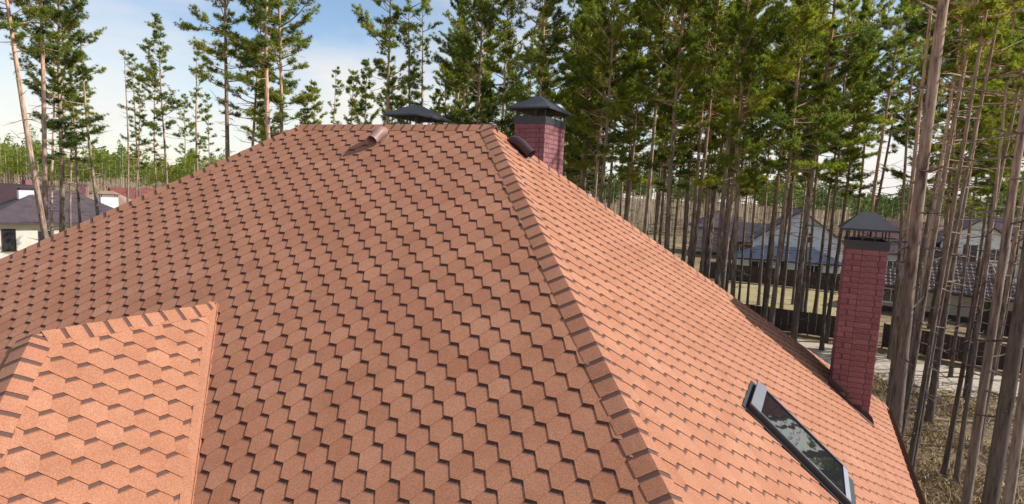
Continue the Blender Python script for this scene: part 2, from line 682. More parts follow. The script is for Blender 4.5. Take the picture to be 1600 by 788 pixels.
hipA_R = half_plane(FA, (0, 0), (EAVE_X, SA), (-1, SA * .9))
hipA_L = half_plane(FA, (-RL, 0), (EXL, SA), (-1, SA * .9))
planesA = [hipA_R, hipA_L, (0, 1, SA), (0, -1, 0)]
hipB_F = half_plane(FB, (0, 0), (-EY, SB), (0, SB))
hipB_R = half_plane(FB, (0, 0), (EY, SB), (0, SB))
planesB = [hipB_F, hipB_R, (0, 1, SB), (0, -1, 0)]
hipL_F = half_plane(FL, (0, 0), (-EY, SL_), (0, SL_))
hipL_R = half_plane(FL, (0, 0), (EY, SL_), (0, SL_))
planesL = [hipL_F, hipL_R, (0, 1, SL_), (0, -1, 0)]

# decks under the shingles (closed slab along the four slopes)
dk = MB()


def slab(mb, pts, n, th=0.06):
    pts = [np.array(p, float) - np.array([0, 0, .007]) for p in pts]
    low = [p - np.array([0, 0, th]) for p in pts]
    k = len(pts)
    nn = np.cross(pts[1] - pts[0], pts[2] - pts[1])
    if nn @ n < 0:
        pts.reverse()
        low.reverse()
    mb.indexed(pts + low, [tuple(range(k)), tuple(reversed(range(k, 2 * k)))] + [(i, k + i, k + (i + 1) % k, (i + 1) % k) for i in range(k)], tint=0.3)


R1, R2 = (-RL, 0, Z0), (0, 0, Z0)
c1, c2, c3, c4 = (EXL, -EY, Z0 + EZ), (EAVE_X, -EY, Z0 + EZ), (EAVE_X, EY, Z0 + EZ), (EXL, EY, Z0 + EZ)
slab(dk, [R1, R2, c2, c1], FA.n)
slab(dk, [R2, c3, c2], FB.n)
slab(dk, [R2, R1, c4, c3], FC.n)
slab(dk, [R1, c1, c4], FL.n)
# dormer slopes (right slope, left slope, front hip) as slabs
DZr = Z0 + DRZ
DE_Y = DRY0 - 2.15                            # front eave of the dormer
DE_X = DRX + 2.15
dslope = 2.15 * T_D
pR0, pR1 = (DRX, DRY0, DZr), (DRX, DRY1, DZr)
# right slope meets the front slope in a valley
vx = DRX + 2.15
v1 = (vx, (DRZ - dslope) / T_A, DZr - dslope)
slab(dk, [pR0, pR1, v1, (vx, DE_Y, DZr - dslope)], FD.n, 0.05)
vl = (DRX - 2.15, (DRZ - dslope) / T_A, DZr - dslope)
slab(dk, [pR0, pR1, vl, (DRX - 2.15, DE_Y, DZr - dslope)], np.array([-1, 0, 1.0]), 0.05)
slab(dk, [pR0, (vx, DE_Y, DZr - dslope), (DRX - 2.15, DE_Y, DZr - dslope)], np.array([0, -1, 1.0]), 0.05)
roof = dk.build('roof', MAT['shingle'], house)

# every tab of the four slopes and the dormer
ALL = []
uA = 7.2
tA = tabs(FA, 0.18, uA, planesA, 0.0, SA, EXL, EAVE_X, row0=33, seed=11)
ALL += [(FA, t) for t in tA]
sBp = 4.759 / EXPO
tB_ = tabs(FB, sBp - math.floor(sBp), (-2.26 / (PITCHP / 2)) - math.floor(-2.26 / (PITCHP / 2)), planesB, 0.0, SB, -EY, EY,
           row0=int(math.floor(sBp)) + int(math.floor(-2.26 / (PITCHP / 2))), seed=12)
ALL += [(FB, t) for t in tB_]
# dormer right slope: bounded by ridge, front hip and the smooth valley strip
sR = (DRX - XD) * kD
sE = (vx - XD) * kD
hipD = half_plane(FD, (DRY0, sR), (DE_Y, sE), (DRY0 + 1, sE))
val_p, val_q = (DRY1, sR), ((DRZ - dslope) / T_A, sE)
VOFF = 0.075
dv = np.array([val_q[0] - val_p[0], val_q[1] - val_p[1]])
dvn = np.array([-dv[1], dv[0]]) / np.linalg.norm(dv)
if dvn[0] > 0:
    dvn = -dvn
vp2, vq2 = np.array(val_p) + dvn * VOFF, np.array(val_q) + dvn * VOFF
valD = half_plane(FD, tuple(vp2), tuple(vq2), (DE_Y, sE))
planesD = [hipD, valD, (0, -1, -sR), (0, 1, sE)]
sDp = 4.89 / EXPO
uDp = -5.198 / (PITCHP / 2)
tD_ = tabs(FD, sDp - math.floor(sDp), uDp - math.floor(uDp), planesD, sR, sE, DE_Y, DRY1, row0=int(math.floor(sDp)) + int(math.floor(uDp)), seed=13)
ALL += [(FD, t) for t in tD_]
# slopes that face away: same sheets
tC_ = tabs(FC, 0.3, 0.1, planesA, 0.0, SA, EXL, EAVE_X, seed=14)
ALL += [(FC, t) for t in tC_]
tL_ = tabs(FL, 0.3, 0.1, planesL, 0.0, SL_, -EY, EY, seed=15)
ALL += [(FL, t) for t in tL_]


def seen_size(face, C):
    P = [face.at(a, b) for a, b in C]
    q = [(np.dot(p - CAM, RIGHT), np.dot(p - CAM, DOWN), np.dot(p - CAM, FWD)) for p in P]
    if min(c for _, _, c in q) < 0.5:
        return 0
    s = [(809.67 + FPX * a / c, 419.65 + FPX * b / c) for a, b, c in q]
    mx, my = np.mean([a for a, _ in s]), np.mean([b for _, b in s])
    if not (-5 < mx < 1605 and -5 < my < 790):
        return 0
    if np.dot(CAM - P[0], face.n) <= 0:
        return 0
    A = 0
    for i in range(len(s)):
        a, b = s[i], s[(i + 1) % len(s)]
        A += a[0] * b[1] - a[1] * b[0]
    return abs(A) / 2


def under_dormer(face, C):
    if face is not FA:
        return False
    a = np.mean([p[0] for p in C])
    b = np.mean([p[1] for p in C])
    p = face.at(a, b)
    zd = DZr - abs(p[0] - DRX) * T_D
    return p[2] < zd - 0.12


sizes = [0 if under_dormer(f, t[0]) else seen_size(f, t[0]) for f, t in ALL]
big = set(np.argsort(sizes)[::-1][:296].tolist())
rest = MB()
for i, (f, t) in enumerate(ALL):
    if i in big:
        mb = MB()
        tab_shape(mb, f, t)
        c = np.mean(np.array(mb.v), axis=0)
        mb.build('shingle', MAT['shingle'], roof, origin=c)
    else:
        tab_shape(rest, f, t)
sh = rest.build('shingle_courses', MAT['shingle'], roof)
sh['kind'] = 'stuff'

# ---- ridge and hip caps


def cap(mb, base, axis, dA, dB, wA, wB, up, length, lift_lo, lift_hi, tint, rng):
    """one bent cap piece: base is its lower end on the hip, axis points down the hip"""
    prof = [(-1.0, 0.013), (-0.55, 0.020), (-0.16, 0.025), (0.0, 0.026), (0.16, 0.025), (0.55, 0.020), (1.0, 0.013)]
    rows = []
    uvs = []
    for k, (dist, lift) in enumerate(((0.0, lift_lo), (-length, lift_hi))):
        r = []
        for (t, h) in prof:
            side = dA * (wA * -t) if t < 0 else dB * (wB * t)
            n = up
            jj = rng.normal(0, 0.0015) if k == 0 else 0
            r.append(np.asarray(base) + axis * (dist + jj) + side + n * (h + lift))
            uvs.append((0.5 + t / 2, k * 1.34))
        rows.append(r)
    n = len(prof)
    pts = rows[0] + rows[1]
    faces = []
    a, b = np.array(pts[1]) - np.array(pts[0]), np.array(pts[n]) - np.array(pts[0])
    flip = np.cross(a, b) @ up < 0
    for i in range(n - 1):
        q = (i, i + 1, n + i + 1, n + i)
        faces.append(tuple(reversed(q)) if flip else q)
    mb.indexed(pts, faces, uvs, tint)
    low = [p - up * 0.012 for p in pts]
    # skirts: lower end and both long sides
    k = len(pts)
    ring = list(range(n)) + [2 * n - 1 - i for i in range(n)]
    sp = [pts[i] for i in ring] + [low[i] for i in ring]
    m = len(ring)
    sf = [(i, m + i, m + (i + 1) % m, (i + 1) % m) for i in range(m)]
    if not flip:
        sf = [tuple(reversed(q)) for q in sf]
    mb.indexed(sp, [q for i, q in enumerate(sf) if i < n - 1], [(0.5, 3.0)] * (2 * m), tint * 0.6)
    mb.indexed(sp, [q for i, q in enumerate(sf) if i >= n - 1], [(0.5, 0.3)] * (2 * m), tint * 0.6)


def cap_line(p0, p1, fA, fB, wA, wB, start=0.0, expo=0.2, seed=3, individual=True, top_run=0.0):
    """caps from p0 (top) to p1 (bottom); lower ones lie under upper ones"""
    p0, p1 = np.array(p0, float), np.array(p1, float)
    ax = p1 - p0
    Ln = np.linalg.norm(ax)
    ax = ax / Ln

    def perp(n):
        d = np.cross(ax, n)
        return d / np.linalg.norm(d)
    dA, dB = perp(fA), perp(fB)
    # each must run down its own slope
    if dA[2] > 0:
        dA = -dA
    if dB[2] > 0:
        dB = -dB
    u = np.asarray(fA) + np.asarray(fB)
    u = u / np.linalg.norm(u)
    rng = np.random.default_rng(seed)
    hidden = MB()
    s = start
    while s < Ln + 0.1:
        base = p0 + ax * min(s, Ln + 0.02)
        mb = MB() if individual else hidden
        cap(mb, base, ax, dA, dB, wA * rng.uniform(.97, 1.03), wB * rng.uniform(.97, 1.03), u, min(0.245, s + top_run), 0.0090, 0.0005, 0.25 + 0.6 * rng.random(), rng)
        if individual:
            c = np.mean(np.array(mb.v), axis=0)
            q = np.array([np.dot(c - CAM, RIGHT), np.dot(c - CAM, DOWN), np.dot(c - CAM, FWD)])
            x, y = 809 + FPX * q[0] / q[2], 419 + FPX * q[1] / q[2]
            if q[2] > 0.5 and -30 < x < 1630 and -30 < y < 820:
                mb.build('ridge_cap', MAT['shingle'], roof, origin=c)
            else:
                k = len(hidden.v)
                hidden.v += mb.v
                hidden.f += [tuple(k + i for i in f) for f in mb.f]
                hidden.uv += mb.uv
                hidden.t += mb.t
        s += expo
    if hidden.v:
        h = hidden.build('ridge_cap_run', MAT['shingle'], roof)
        h['kind'] = 'stuff'


cap_line(R2, c2, FA.n, FB.n, 0.170, 0.148, 0.079, 0.2, 3)
cap_line(R2, c3, FC.n, FB.n, 0.160, 0.150, 0.10, 0.2, 4)
cap_line(R1, c1, FA.n, FL.n, 0.150, 0.150, 0.10, 0.203, 5)
cap_line(R1, c4, FC.n, FL.n, 0.150, 0.150, 0.10, 0.2, 6, individual=False)
cap_line((0.06, 0, Z0), (-RL - 0.02, 0, Z0), FA.n, FC.n, 0.150, 0.150, 0.16, 0.2, 7, top_run=.05)
nDL = np.array([-T_D, 0, 1.0]) / kD
nDF = np.array([0, -T_D, 1.0]) / kD
cap_line((DRX, DRY1 - 0.02, DZr), pR0, FD.n, nDL, 0.16, 0.16, 0.10, 0.2, 8)
cap_line(pR0, (vx, DE_Y, DZr - dslope), FD.n, nDF, 0.16, 0.16, 0.12, 0.2, 9)

# ---- smooth valley strip where the dormer runs into the front slope
vb = MB()
rng = np.random.default_rng(5)
nseg = 46
rows = []
for i in range(nseg + 1):
    t = i / nseg
    c = np.array(val_p) * (1 - t) + np.array(val_q) * t
    p3 = FD.at(c[0], c[1])
    inner = FD.at(*(c + dvn * (VOFF + 0.035)), 0.011)
    mid = FD.at(*(c + dvn * 0.05), 0.020)
    mid2 = FD.at(*(c + dvn * 0.018), 0.0225)
    # laps on to the front slope with a slightly uneven cut
    wob = 0.022 + 0.006 * rng.random() + (0.012 if rng.random() < .12 else 0)
    dA_ = np.array([1.0, 0, 0]) * 0.8 + FA.Dn * -0.0
    out3 = p3 + dA_ * wob + FA.n * 0.028
    under = out3 - FA.n * 0.022
    rows.append([inner, mid, mid2, p3 + FA.n * .020 + FD.n * .008, out3, under])
pts = [p for r in rows for p in r]
faces = []
for i in range(nseg):
    for j in range(5):
        a = i * 6 + j
        faces.append((a, a + 6, a + 7, a + 1))
vb.indexed(pts, faces, [(0.5, 0.3)] * len(pts), 0.62)
vs_ = vb.build('valley_strip', MAT['shingle'], roof)

# ---- vents
def elbow_vent(face, u, s, name, mat, r0, L, label, turn=0.0):
    """roof vent: flange, short neck and a hood that opens down the slope"""
    o = face.at(u, s)
    n, dn, U = face.n, face.Dn, face.U
    dn = dn * math.cos(turn) + U * math.sin(turn)
    fl = MB()
    fl.tube([o + n * 0.012, o + n * 0.022], [r0 * 1.7, r0 * 1.55], 20)
    v = fl.build(name, mat, house, origin=o)
    hood = MB()
    path = [o - dn * L * .42 + n * 0.01, o - dn * L * .40 + n * r0 * .45, o - dn * L * .22 + n * r0 * 0.95, o + n * r0 * 1.15, o + dn * L * .28 + n * r0 * 1.16, o + dn * L * .56 + n * r0 * 1.12]
    rad = [r0 * .55, r0 * .82, r0 * 1.0, r0 * 1.02, r0 * .93, r0 * .95]
    hood.tube(path, rad, 22, caps=False)
    # inner wall so that the mouth is a real opening with a rim
    hood.tube([path[-1], path[-1] - dn * 0.01, path[-3], path[1]], [r0 * .95, r0 * .86, r0 * .88, r0 * .6], 22, caps=False)
    h = hood.build('hood', mat, v, smooth=True, origin=(0, 0, 0))
    h.location = -Vector(o)
    rim = MB()
    rim.tube([path[-1] - dn * 0.012, path[-1] + dn * 0.006], [r0 * 1.0, r0 * 1.0], 22, caps=False)
    r_ = rim.build('rim', mat, v, smooth=True)
    r_.location = -Vector(o)
    v['label'] = label
    return v


elbow_vent(FA, -1.76, 0.36, 'roof_vent', MAT['vent'], 0.085, 0.36, 'brown vent hood just below the ridge')
elbow_vent(FB, 0.17, 0.50, 'roof_vent', MAT['vent_dark'], 0.085, 0.40, 'dark vent hood beside the ridge chimney')


# ---- brick chimneys with sheet-metal caps
def rough_brick(mb, o, X, Yv, Zv, L, Hh, D, tint, rng):
    """brick with a split face looking along -Yv; o is its lower left front corner"""
    b = 0.008
    p = []
    for (a, c) in ((0, 0), (L, 0), (L, Hh), (0, Hh)):
        p.append(o + X * a + Zv * c)
    q = []
    for (a, c) in ((0, 0), (L, 0), (L, Hh), (0, Hh)):
        q.append(o + X * a + Zv * c + Yv * D)
    inn = []
    for (a, c) in ((.16, .22), (.84, .22), (.84, .78), (.16, .78)):
        inn.append(o + X * (L * (a + rng.uniform(-.08, .08))) + Zv * (Hh * (c + rng.uniform(-.1, .1))) - Yv * rng.uniform(.002, .009))
    pts = p + q + inn
    faces = [(8, 9, 10, 11), (0, 1, 9, 8), (1, 2, 10, 9), (2, 3, 11, 10), (3, 0, 8, 11), (1, 5, 6, 2), (4, 0, 3, 7), (3, 2, 6, 7), (4, 5, 1, 0)]
    mb.indexed(pts, faces, tint=tint)


def chimney(x0, y0, W, Dp, z_top, z_bot, cap_dims, parts_sides, label, seed, z_vis=-1.0):
    rng = np.random.default_rng(seed)
    co = MB()
    co.box((x0 + .018, y0 + .018, z_bot), (x0 + W - .018, y0 + Dp - .018, z_top))
    ch = co.build('chimney', MAT['mortar'], house)
    ch['label'] = label
    X, Yv, Zv = np.array([1., 0, 0]), np.array([0, 1., 0]), np.array([0, 0, 1.])
    course, bh, bl = 0.0985, 0.0885, 0.25
    n = int((z_top - z_bot) / course)
    others = MB()
    sides = {'front': (np.array([x0, y0, 0]), X, Yv, W), 'right': (np.array([x0 + W, y0, 0]), Yv, -X, Dp),
             'left': (np.array([x0, y0 + Dp, 0]), -Yv, X, Dp), 'back': (np.array([x0 + W, y0 + Dp, 0]), -X, -Yv, W)}
    for k in range(n):
        z = z_top - (k + 1) * course
        for nm, (o, ax, inn, ln) in sides.items():
            fr = nm in ('front', 'back')
            own = (k % 2 == 0) == fr
            a0, a1 = (0.0, ln) if own else (0.122, ln - 0.122)
            # running bond
            cuts = [a0]
            a = a0 + (bl if own else bl * .5) * rng.uniform(.98, 1.02)
            while a < a1 - 0.08:
                cuts.append(a)
                a += bl * rng.uniform(.985, 1.015)
            cuts.append(a1)
            for c0, c1_ in zip(cuts[:-1], cuts[1:]):
                part = nm in parts_sides and z > z_vis
                mb = MB() if part else others
                oo = o + ax * (c0 + .0035) + Zv * (z + .0035) + inn * rng.uniform(-.003, .003)
                rough_brick(mb, oo, ax, inn, Zv, c1_ - c0 - .007, bh + .003, 0.11, rng.random(), rng)
                if part:
                    c = np.mean(np.array(mb.v), axis=0)
                    mb.build('brick', MAT['brick'], ch, origin=c)
    if others.v:
        ot = others.build('brick_courses', MAT['brick'], ch)
        ot['kind'] = 'stuff'
    # metal collar, posts and hipped cap
    ch_h, eave, peak, oh, ridge_axis, ridge_len = cap_dims
    g = MB()
    e = .012
    g.box((x0 - e, y0 - e, z_top - .005), (x0 + W + e, y0 + e + .004, z_top + ch_h))
    g.box((x0 - e, y0 + Dp - e, z_top - .005), (x0 + W + e, y0 + Dp + e, z_top + ch_h))
    g.box((x0 - e, y0 + e + .004, z_top - .005), (x0 + e, y0 + Dp - e, z_top + ch_h))
    g.box((x0 + W - e, y0 + e + .004, z_top - .005), (x0 + W + e, y0 + Dp - e, z_top + ch_h))
    g.build('metal_collar', MAT['cap_metal'], ch)
    fl = MB()
    fl.tube([(x0 + W * .5, y0 + Dp * .4, z_top - .1), (x0 + W * .5, y0 + Dp * .4, z_top + ch_h * .6)], [.10, .10], 14)
    fl.build('flue', MAT['frame'], ch)
    for fx in (0.03, .36, .66, .97):
        for fy in (0.03, .5, .97):
            if 0.1 < fx < .9 and fy == .5:
                continue
            p = MB()
            px_, py_ = x0 + W * fx, y0 + Dp * fy
            p.box((px_ - .011, py_ - .006, z_top + ch_h - .03), (px_ + .011, py_ + .006, eave + .02))
            p.build('cap_post', MAT['cap_metal'], ch)
    r = MB()
    cx, cy = x0 + W / 2, y0 + Dp / 2
    ex, ey = W / 2 + oh, Dp / 2 + oh
    if ridge_axis == 'x':
        ra, rb = np.array([cx - ridge_len / 2, cy, peak]), np.array([cx + ridge_len / 2, cy, peak])
    else:
        ra, rb = np.array([cx, cy - ridge_len / 2, peak]), np.array([cx, cy + ridge_len / 2, peak])
    E_ = [np.array([cx - ex, cy - ey, eave]), np.array([cx + ex, cy - ey, eave]), np.array([cx + ex, cy + ey, eave]), np.array([cx - ex, cy + ey, eave])]
    Lw = [p - Zv * .035 for p in E_]
    In = [p + (np.array([cx, cy, eave]) - p) * .03 - Zv * .033 for p in E_]
    und = [np.array(ra) - Zv * .03, np.array(rb) - Zv * .03]
    pts = E_ + [ra, rb] + Lw + In + und
    if ridge_axis == 'x':
        top = [(0, 1, 5, 4), (1, 2, 5), (2, 3, 4, 5), (3, 0, 4)]
    else:
        top = [(0, 1, 4), (1, 2, 5, 4), (2, 3, 5), (3, 0, 4, 5)]
    fas = [(i, 6 + i, 6 + (i + 1) % 4, (i + 1) % 4) for i in range(4)]
    fas = [tuple(reversed(f)) for f in fas]
    low = [(10 + i, 6 + i, 6 + (i + 1) % 4, 10 + (i + 1) % 4) for i in range(4)]
    m = {0: 10, 1: 11, 2: 12, 3: 13, 4: 14, 5: 15}
    und_f = [tuple(reversed([m[i] for i in f])) for f in top]
    r.indexed(pts, top + fas + low + und_f)
    r.build('chimney_cap', MAT['cap_metal'], ch)
    return ch


chimney(5.06, 3.932, 0.642, 1.20, Z0 - 1.655, Z0 - 4.98, (0.15, Z0 - 1.30, Z0 - 1.02, 0.125, 'x', 0.24), ('front', 'left'),
        'tall brick chimney standing near the right eave', 21, Z0 - 4.85)
chimney(-1.42, 3.80, 0.70, 1.14, Z0 + 0.47, Z0 - 3.9, (0.15, Z0 + 0.80, Z0 + 1.10, 0.13, 'y', 0.30), ('front', 'right'),
        'brick chimney rising behind the right end of the ridge', 22, Z0 - 0.85)
chimney(-4.12, 3.12, 0.66, 1.16, Z0 + 0.22, Z0 - 3.3, (0.13, Z0 + 0.59, Z0 + 0.86, 0.12, 'y', 0.36), (),
        'chimney behind the ridge, only its dark cap showing', 23)

# flashing round the foot of the tall chimney
fm = MB()
for (a, b, w0, w1) in ((3.932 - .14, 3.932 - .004, 5.00, 5.78),):
    p = [FB.at(a, x * kB, .022) for x in (w0, w1)] + [FB.at(b, x * kB, .030) for x in (w1, w0)]
    p2 = [np.array([w1 - .02, b, FB.at(b, w1 * kB)[2] + .15]), np.array([w0, b, FB.at(b, w0 * kB)[2] + .15])]
    fm.indexed(p + p2, [(0, 1, 2, 3), (3, 2, 4, 5)])
    lo_ = [q - FB.n * .012 for q in p]
    fm.indexed(p + lo_, [(0, 4, 5, 1), (1, 5, 6, 2), (3, 7, 4, 0)])
fm.build('chimney_flashing', MAT['flashing'], house)

# ---- skylight in the right slope
def skylight():
    ux, sx = -1.02, 4.00 * kB
    w, l = 1.01, 1.44
    o = FB.at(ux, sx)
    U, Dn, n = FB.U, FB.Dn, FB.n
    fr = (o, U, Dn, n)
    bs = MB()
    bs.box((-.05, -.07, .012), (w + .05, 0.0, .030), frame=fr)
    bs.box((-.04, 0.0, .012), (0, l + .02, .030), frame=fr)
    bs.box((w, 0.0, .012), (w + .04, l + .02, .030), frame=fr)
    bs.box((-.04, l + .02, .012), (w + .04, l + .14, .028), frame=fr)
    sk = bs.build('skylight', MAT['frame_dark'], house)
    sk['label'] = 'roof window with grey frame low on the right slope'
    k = MB()
    k.box((0, 0, .03), (.045, l, .085), frame=fr)
    k.build('side_kerb', MAT['frame_dark'], sk)
    k = MB()
    k.box((w - .045, 0, .03), (w, l, .085), frame=fr)
    k.build('side_kerb', MAT['frame_dark'], sk)
    k = MB()
    k.box((.045, 0, .03), (w - .045, .05, .085), frame=fr)
    k.build('top_kerb', MAT['frame_dark'], sk)
    k = MB()
    k.box((.045, l - .05, .03), (w - .045, l, .078), frame=fr)
    k.build('bottom_kerb', MAT['frame_dark'], sk)
    k = MB()
    k.box((.012, .02, .087), (.050, l - .02, .099), frame=fr)
    k.build('frame_bar', MAT['frame_mid'], sk)
    k = MB()
    k.box((w - .050, .02, .087), (w - .012, l - .02, .099), frame=fr)
    k.build('frame_bar', MAT['frame_mid'], sk)
    k = MB()
    k.box((-.005, -.02, .087), (w + .005, .125, .106), frame=fr)
    k.build('top_cover', MAT['frame_top'], sk)
    k = MB()
    k.box((.050, l - .09, .087), (w - .050, l - .02, .098), frame=fr)
    k.build('frame_bar', MAT['frame'], sk)
    k = MB()
    k.box((.048, .122, .070), (w - .048, l - .088, .082), frame=fr)
    k.build('pane', MAT['glass'], sk)


skylight()

# ---- eaves: fascia and gutter on the right, fascia round the rest; walls below
def eave_gutter(p, q, outward, name):
    p, q, outward = np.array(p), np.array(q), np.array(outward)
    g = MB()
    sec = []
    for k in range(9):
        a = math.pi * k / 8
        sec.append((0.075 - 0.07 * math.cos(a), -0.035 - 0.075 * math.sin(a)))
    sec += [(0.148, -0.020), (0.135, -0.035)] + [(0.075 + 0.06 * math.cos(math.pi * k / 8), -0.037 - 0.064 * math.sin(math.pi * k / 8)) for k in range(9)]
    pts = []
    for e in (p, q):
        for a, b in sec:
            pts.append(e + outward * a + np.array([0, 0, b]))
    n = len(sec)
    faces = [(i, (i + 1) % n, n + (i + 1) % n, n + i) for i in range(n)]
    faces += [tuple(range(n)), tuple(reversed(range(n, 2 * n)))]
    g.indexed(pts, faces)
    g.build(name, MAT['flashing'], house)


zE = Z0 + EZ
eave_gutter((EAVE_X - .03, -EY + .0, zE - .02), (EAVE_X - .03, EY, zE - .02), (1, 0, 0), 'gutter')
eave_gutter((EXL, -EY + .03, zE - .02), (EAVE_X, -EY + .03, zE - .02), (0, -1, 0), 'gutter')
fb = MB()
fb.box((EAVE_X - .05, -EY + .03, zE - .26), (EAVE_X - .022, EY - .03, zE - .065))
fb.build('fascia', MAT['wood_dark'], house)
fb = MB()
fb.box((EXL + .05, -EY + .022, zE - .26), (EAVE_X - .052, -EY + .05, zE - .065))
fb.build('fascia', MAT['wood_dark'], house)
wl = MB()
wl.box((EXL + .6, -EY + .6, 0), (EAVE_X - .6, EY - .6, zE - .08))
wl.build('wall', MAT['plaster'], house)
# dormer body below its slopes
db = MB()
db.box((DRX - 1.75, DE_Y + .4, Z0 - 7.2), (DRX + 1.75, -4.5, DZr - dslope + .15))
db.build('dormer_wall', MAT['plaster'], house)

# ================================================================ PINES


def unit(v):
    return v / (np.linalg.norm(v, axis=-1, keepdims=True) + 1e-9)


def pine_meshes(seed, H=22.0, r0=0.17, crown=0.45, R=2.2, nbr=60, dens=1.0, dead=45, sway=0.25, lowdead=0.12, twig=1.0, deadlen=1.0):
    """trunk, branches and crown meshes of one pine; crown = height share where live branches begin"""
    rng = np.random.default_rng(seed)
    ph = rng.uniform(0, 6.28, 4)

    def axis(z):
        t = z / H
        return np.array([sway * (math.sin(2.2 * t + ph[0]) - math.sin(ph[0])) + .05 * math.sin(9 * t + ph[1]),
                         sway * (math.sin(1.9 * t + ph[2]) - math.sin(ph[2])) + .05 * math.sin(8 * t + ph[3]), z])

    def rad(z):
        t = z / H
        return max(0.012, r0 * (1.0 - t) ** 0.72 * (1 + 0.35 * math.exp(-z / 0.5)))
    tr = MB()
    zs = [-0.15, 0.15, 0.5, 1.2] + list(np.linspace(2.2, H - .1, 15))
    tr.tube([axis(z) for z in zs], [rad(max(z, 0)) for z in zs], 9)
    trunk = mesh_from('trunk', np.array(tr.v, dtype=np.float32), tr.f, None, None, MAT['bark'], True)
    br = MB()
    # dead twigs on the bare trunk
    for i in range(dead):
        z = H * rng.uniform(lowdead, min(.96, crown + 0.12))
        a = rng.uniform(0, 6.28)
        L = rng.uniform(0.25, 1.0) * (0.5 + 1.3 * z / (crown * H)) * 0.95 * deadlen
        d = np.array([math.cos(a), math.sin(a), rng.uniform(-.35, .25)])
        p0 = axis(z)
        p1 = p0 + d * L * .5
        p2 = p1 + np.array([d[0], d[1], d[2] + rng.uniform(-.2, .5)]) * L * .5
        br.tube([p0, p1, p2], [.022, .015, .006], 3, caps=False)
        if L > .8:
            for _ in range(2):
                side = np.array([d[1], -d[0], rng.uniform(-.3, .5)]) * rng.choice([-1, 1])
                q = p0 + d * L * rng.uniform(.35, .75)
                br.tube([q, q + (side * .6 + d * .6) * L * .35], [.011, .005], 3, caps=False)
    # live branches
    tp, td, tt = [], [], []
    zb = crown * H
    # uneven whorls: some sides of the crown are thin
    thin_a = rng.uniform(0, 6.28, 3)
    for i in range(nbr):
        x = ((i + rng.uniform(0, 1)) / nbr) ** 0.92
        z = zb + (H - zb - .25) * x
        a = rng.uniform(0, 6.28)
        prof = (1 - x) ** 0.62 * (0.42 + 0.58 * min(1.0, x * 2.6)) + 0.06
        L = R * prof * rng.uniform(.55, 1.22)
        L *= rng.choice([.45, .8, 1.0, 1.0, 1.3])
        if math.sin(2.1 * z + 2 * a + ph[1]) > 0.55 and x < .9:      # gaps between the foliage masses
            L *= 0.35
        el = math.radians(-8 + 52 * x + rng.normal(0, 9))
        d = np.array([math.cos(a) * math.cos(el), math.sin(a) * math.cos(el), math.sin(el)])
        p0 = axis(z)
        pts = [p0]
        dd = d.copy()
        for k in range(4):
            dd = unit(dd + np.array([0, 0, .10]) + rng.normal(0, .09, 3))
            pts.append(pts[-1] + dd * L / 4)
        rb = 0.012 + 0.013 * L
        br.tube(pts, [rb, rb * .8, rb * .6, rb * .4, rb * .2], 4, caps=False)
        pts = np.array(pts)
        ctint = np.clip(rng.normal(.58, .22) + .15 * (x - .5), 0, 1)
        nt = max(4, int((5 + 7.0 * L) * dens))
        for k in range(nt):
            u = rng.uniform(.40, 1.0) * 4
            j = min(3, int(u))
            q = pts[j] + (pts[j + 1] - pts[j]) * (u - j)
            bd = unit(pts[j + 1] - pts[j])
            side = unit(np.cross(bd, [0, 0, 1.0])) * rng.choice([-1, 1])
            tw = unit(bd * rng.uniform(.3, .9) + side * rng.uniform(.4, 1.0) + np.array([0, 0, rng.uniform(-.15, .55)]))
            tl = rng.uniform(.22, .55) * (0.45 + 0.30 * L) * twig
            if rng.random() < .5:
                br.tube([q, q + tw * tl], [.009, .004], 3, caps=False)
            m = max(2, int(tl / .13))
            for w in range(m):
                f = (w + 1) / m
                tp.append(q + tw * tl * f + rng.normal(0, .02, 3))
                td.append(unit(tw + rng.normal(0, .25, 3)))
                tt.append(np.clip(ctint + rng.normal(0, .12), 0, 1))
        for w in range(3):
            tp.append(pts[-1] + rng.normal(0, .05, 3))
            td.append(dd)
            tt.append(ctint)
    branches = mesh_from('branches', np.array(br.v, dtype=np.float32), br.f, None, None, MAT['bark'], False)
    tp, td, tt = np.array(tp), np.array(td), np.array(tt)
    K = 24
    n = len(tp)
    P = np.repeat(tp, K, 0)
    Dv = np.repeat(td, K, 0)
    T = np.repeat(tt, K)
    ran = unit(rng.normal(0, 1, (n * K, 3)))
    bd = unit(Dv * 0.55 + ran * 0.95 + np.array([0, 0, .22]))
    ln = rng.uniform(.10, .21, (n * K, 1))
    wv = unit(np.cross(bd, unit(rng.normal(0, 1, (n * K, 3))))) * rng.uniform(.007, .0135, (n * K, 1))
    base = P + bd * rng.uniform(0, .03, (n * K, 1))
    V = np.stack([base - wv, base + wv, P + bd * ln], 1).reshape(-1, 3)
    tint = np.repeat(np.clip(T + rng.normal(0, .06, n * K), 0, 1), 3)
    crownm = tri_mesh('crown', V, tint, MAT['needles'])
    return trunk, branches, crownm


VAR = {}
VAR['tall'] = [pine_meshes(100 + i, 22, .17, .60, 2.2, 60, 1.2, 36) for i in range(4)]
VAR['dense'] = [pine_meshes(200 + i, 22, .135, .43, 2.9, 98, 1.2, 36) for i in range(5)]
VAR['young'] = [pine_meshes(300 + i, 16, .13, .22, 2.1, 84, 1.2, 18) for i in range(3)]
VAR['thin'] = [pine_meshes(400 + i, 19, .11, .56, 1.45, 34, .8, 40, .35) for i in range(4)]
VAR['dead'] = [pine_meshes(500 + i, 17, .10, .95, .4, 3, .3, 60, .3, deadlen=.45) for i in range(2)]
VH = {'tall': 22, 'dense': 22, 'young': 16, 'thin': 19, 'dead': 17}
VR = {'tall': .17, 'dense': .135, 'young': .13, 'thin': .11, 'dead': .10}
TREES = []


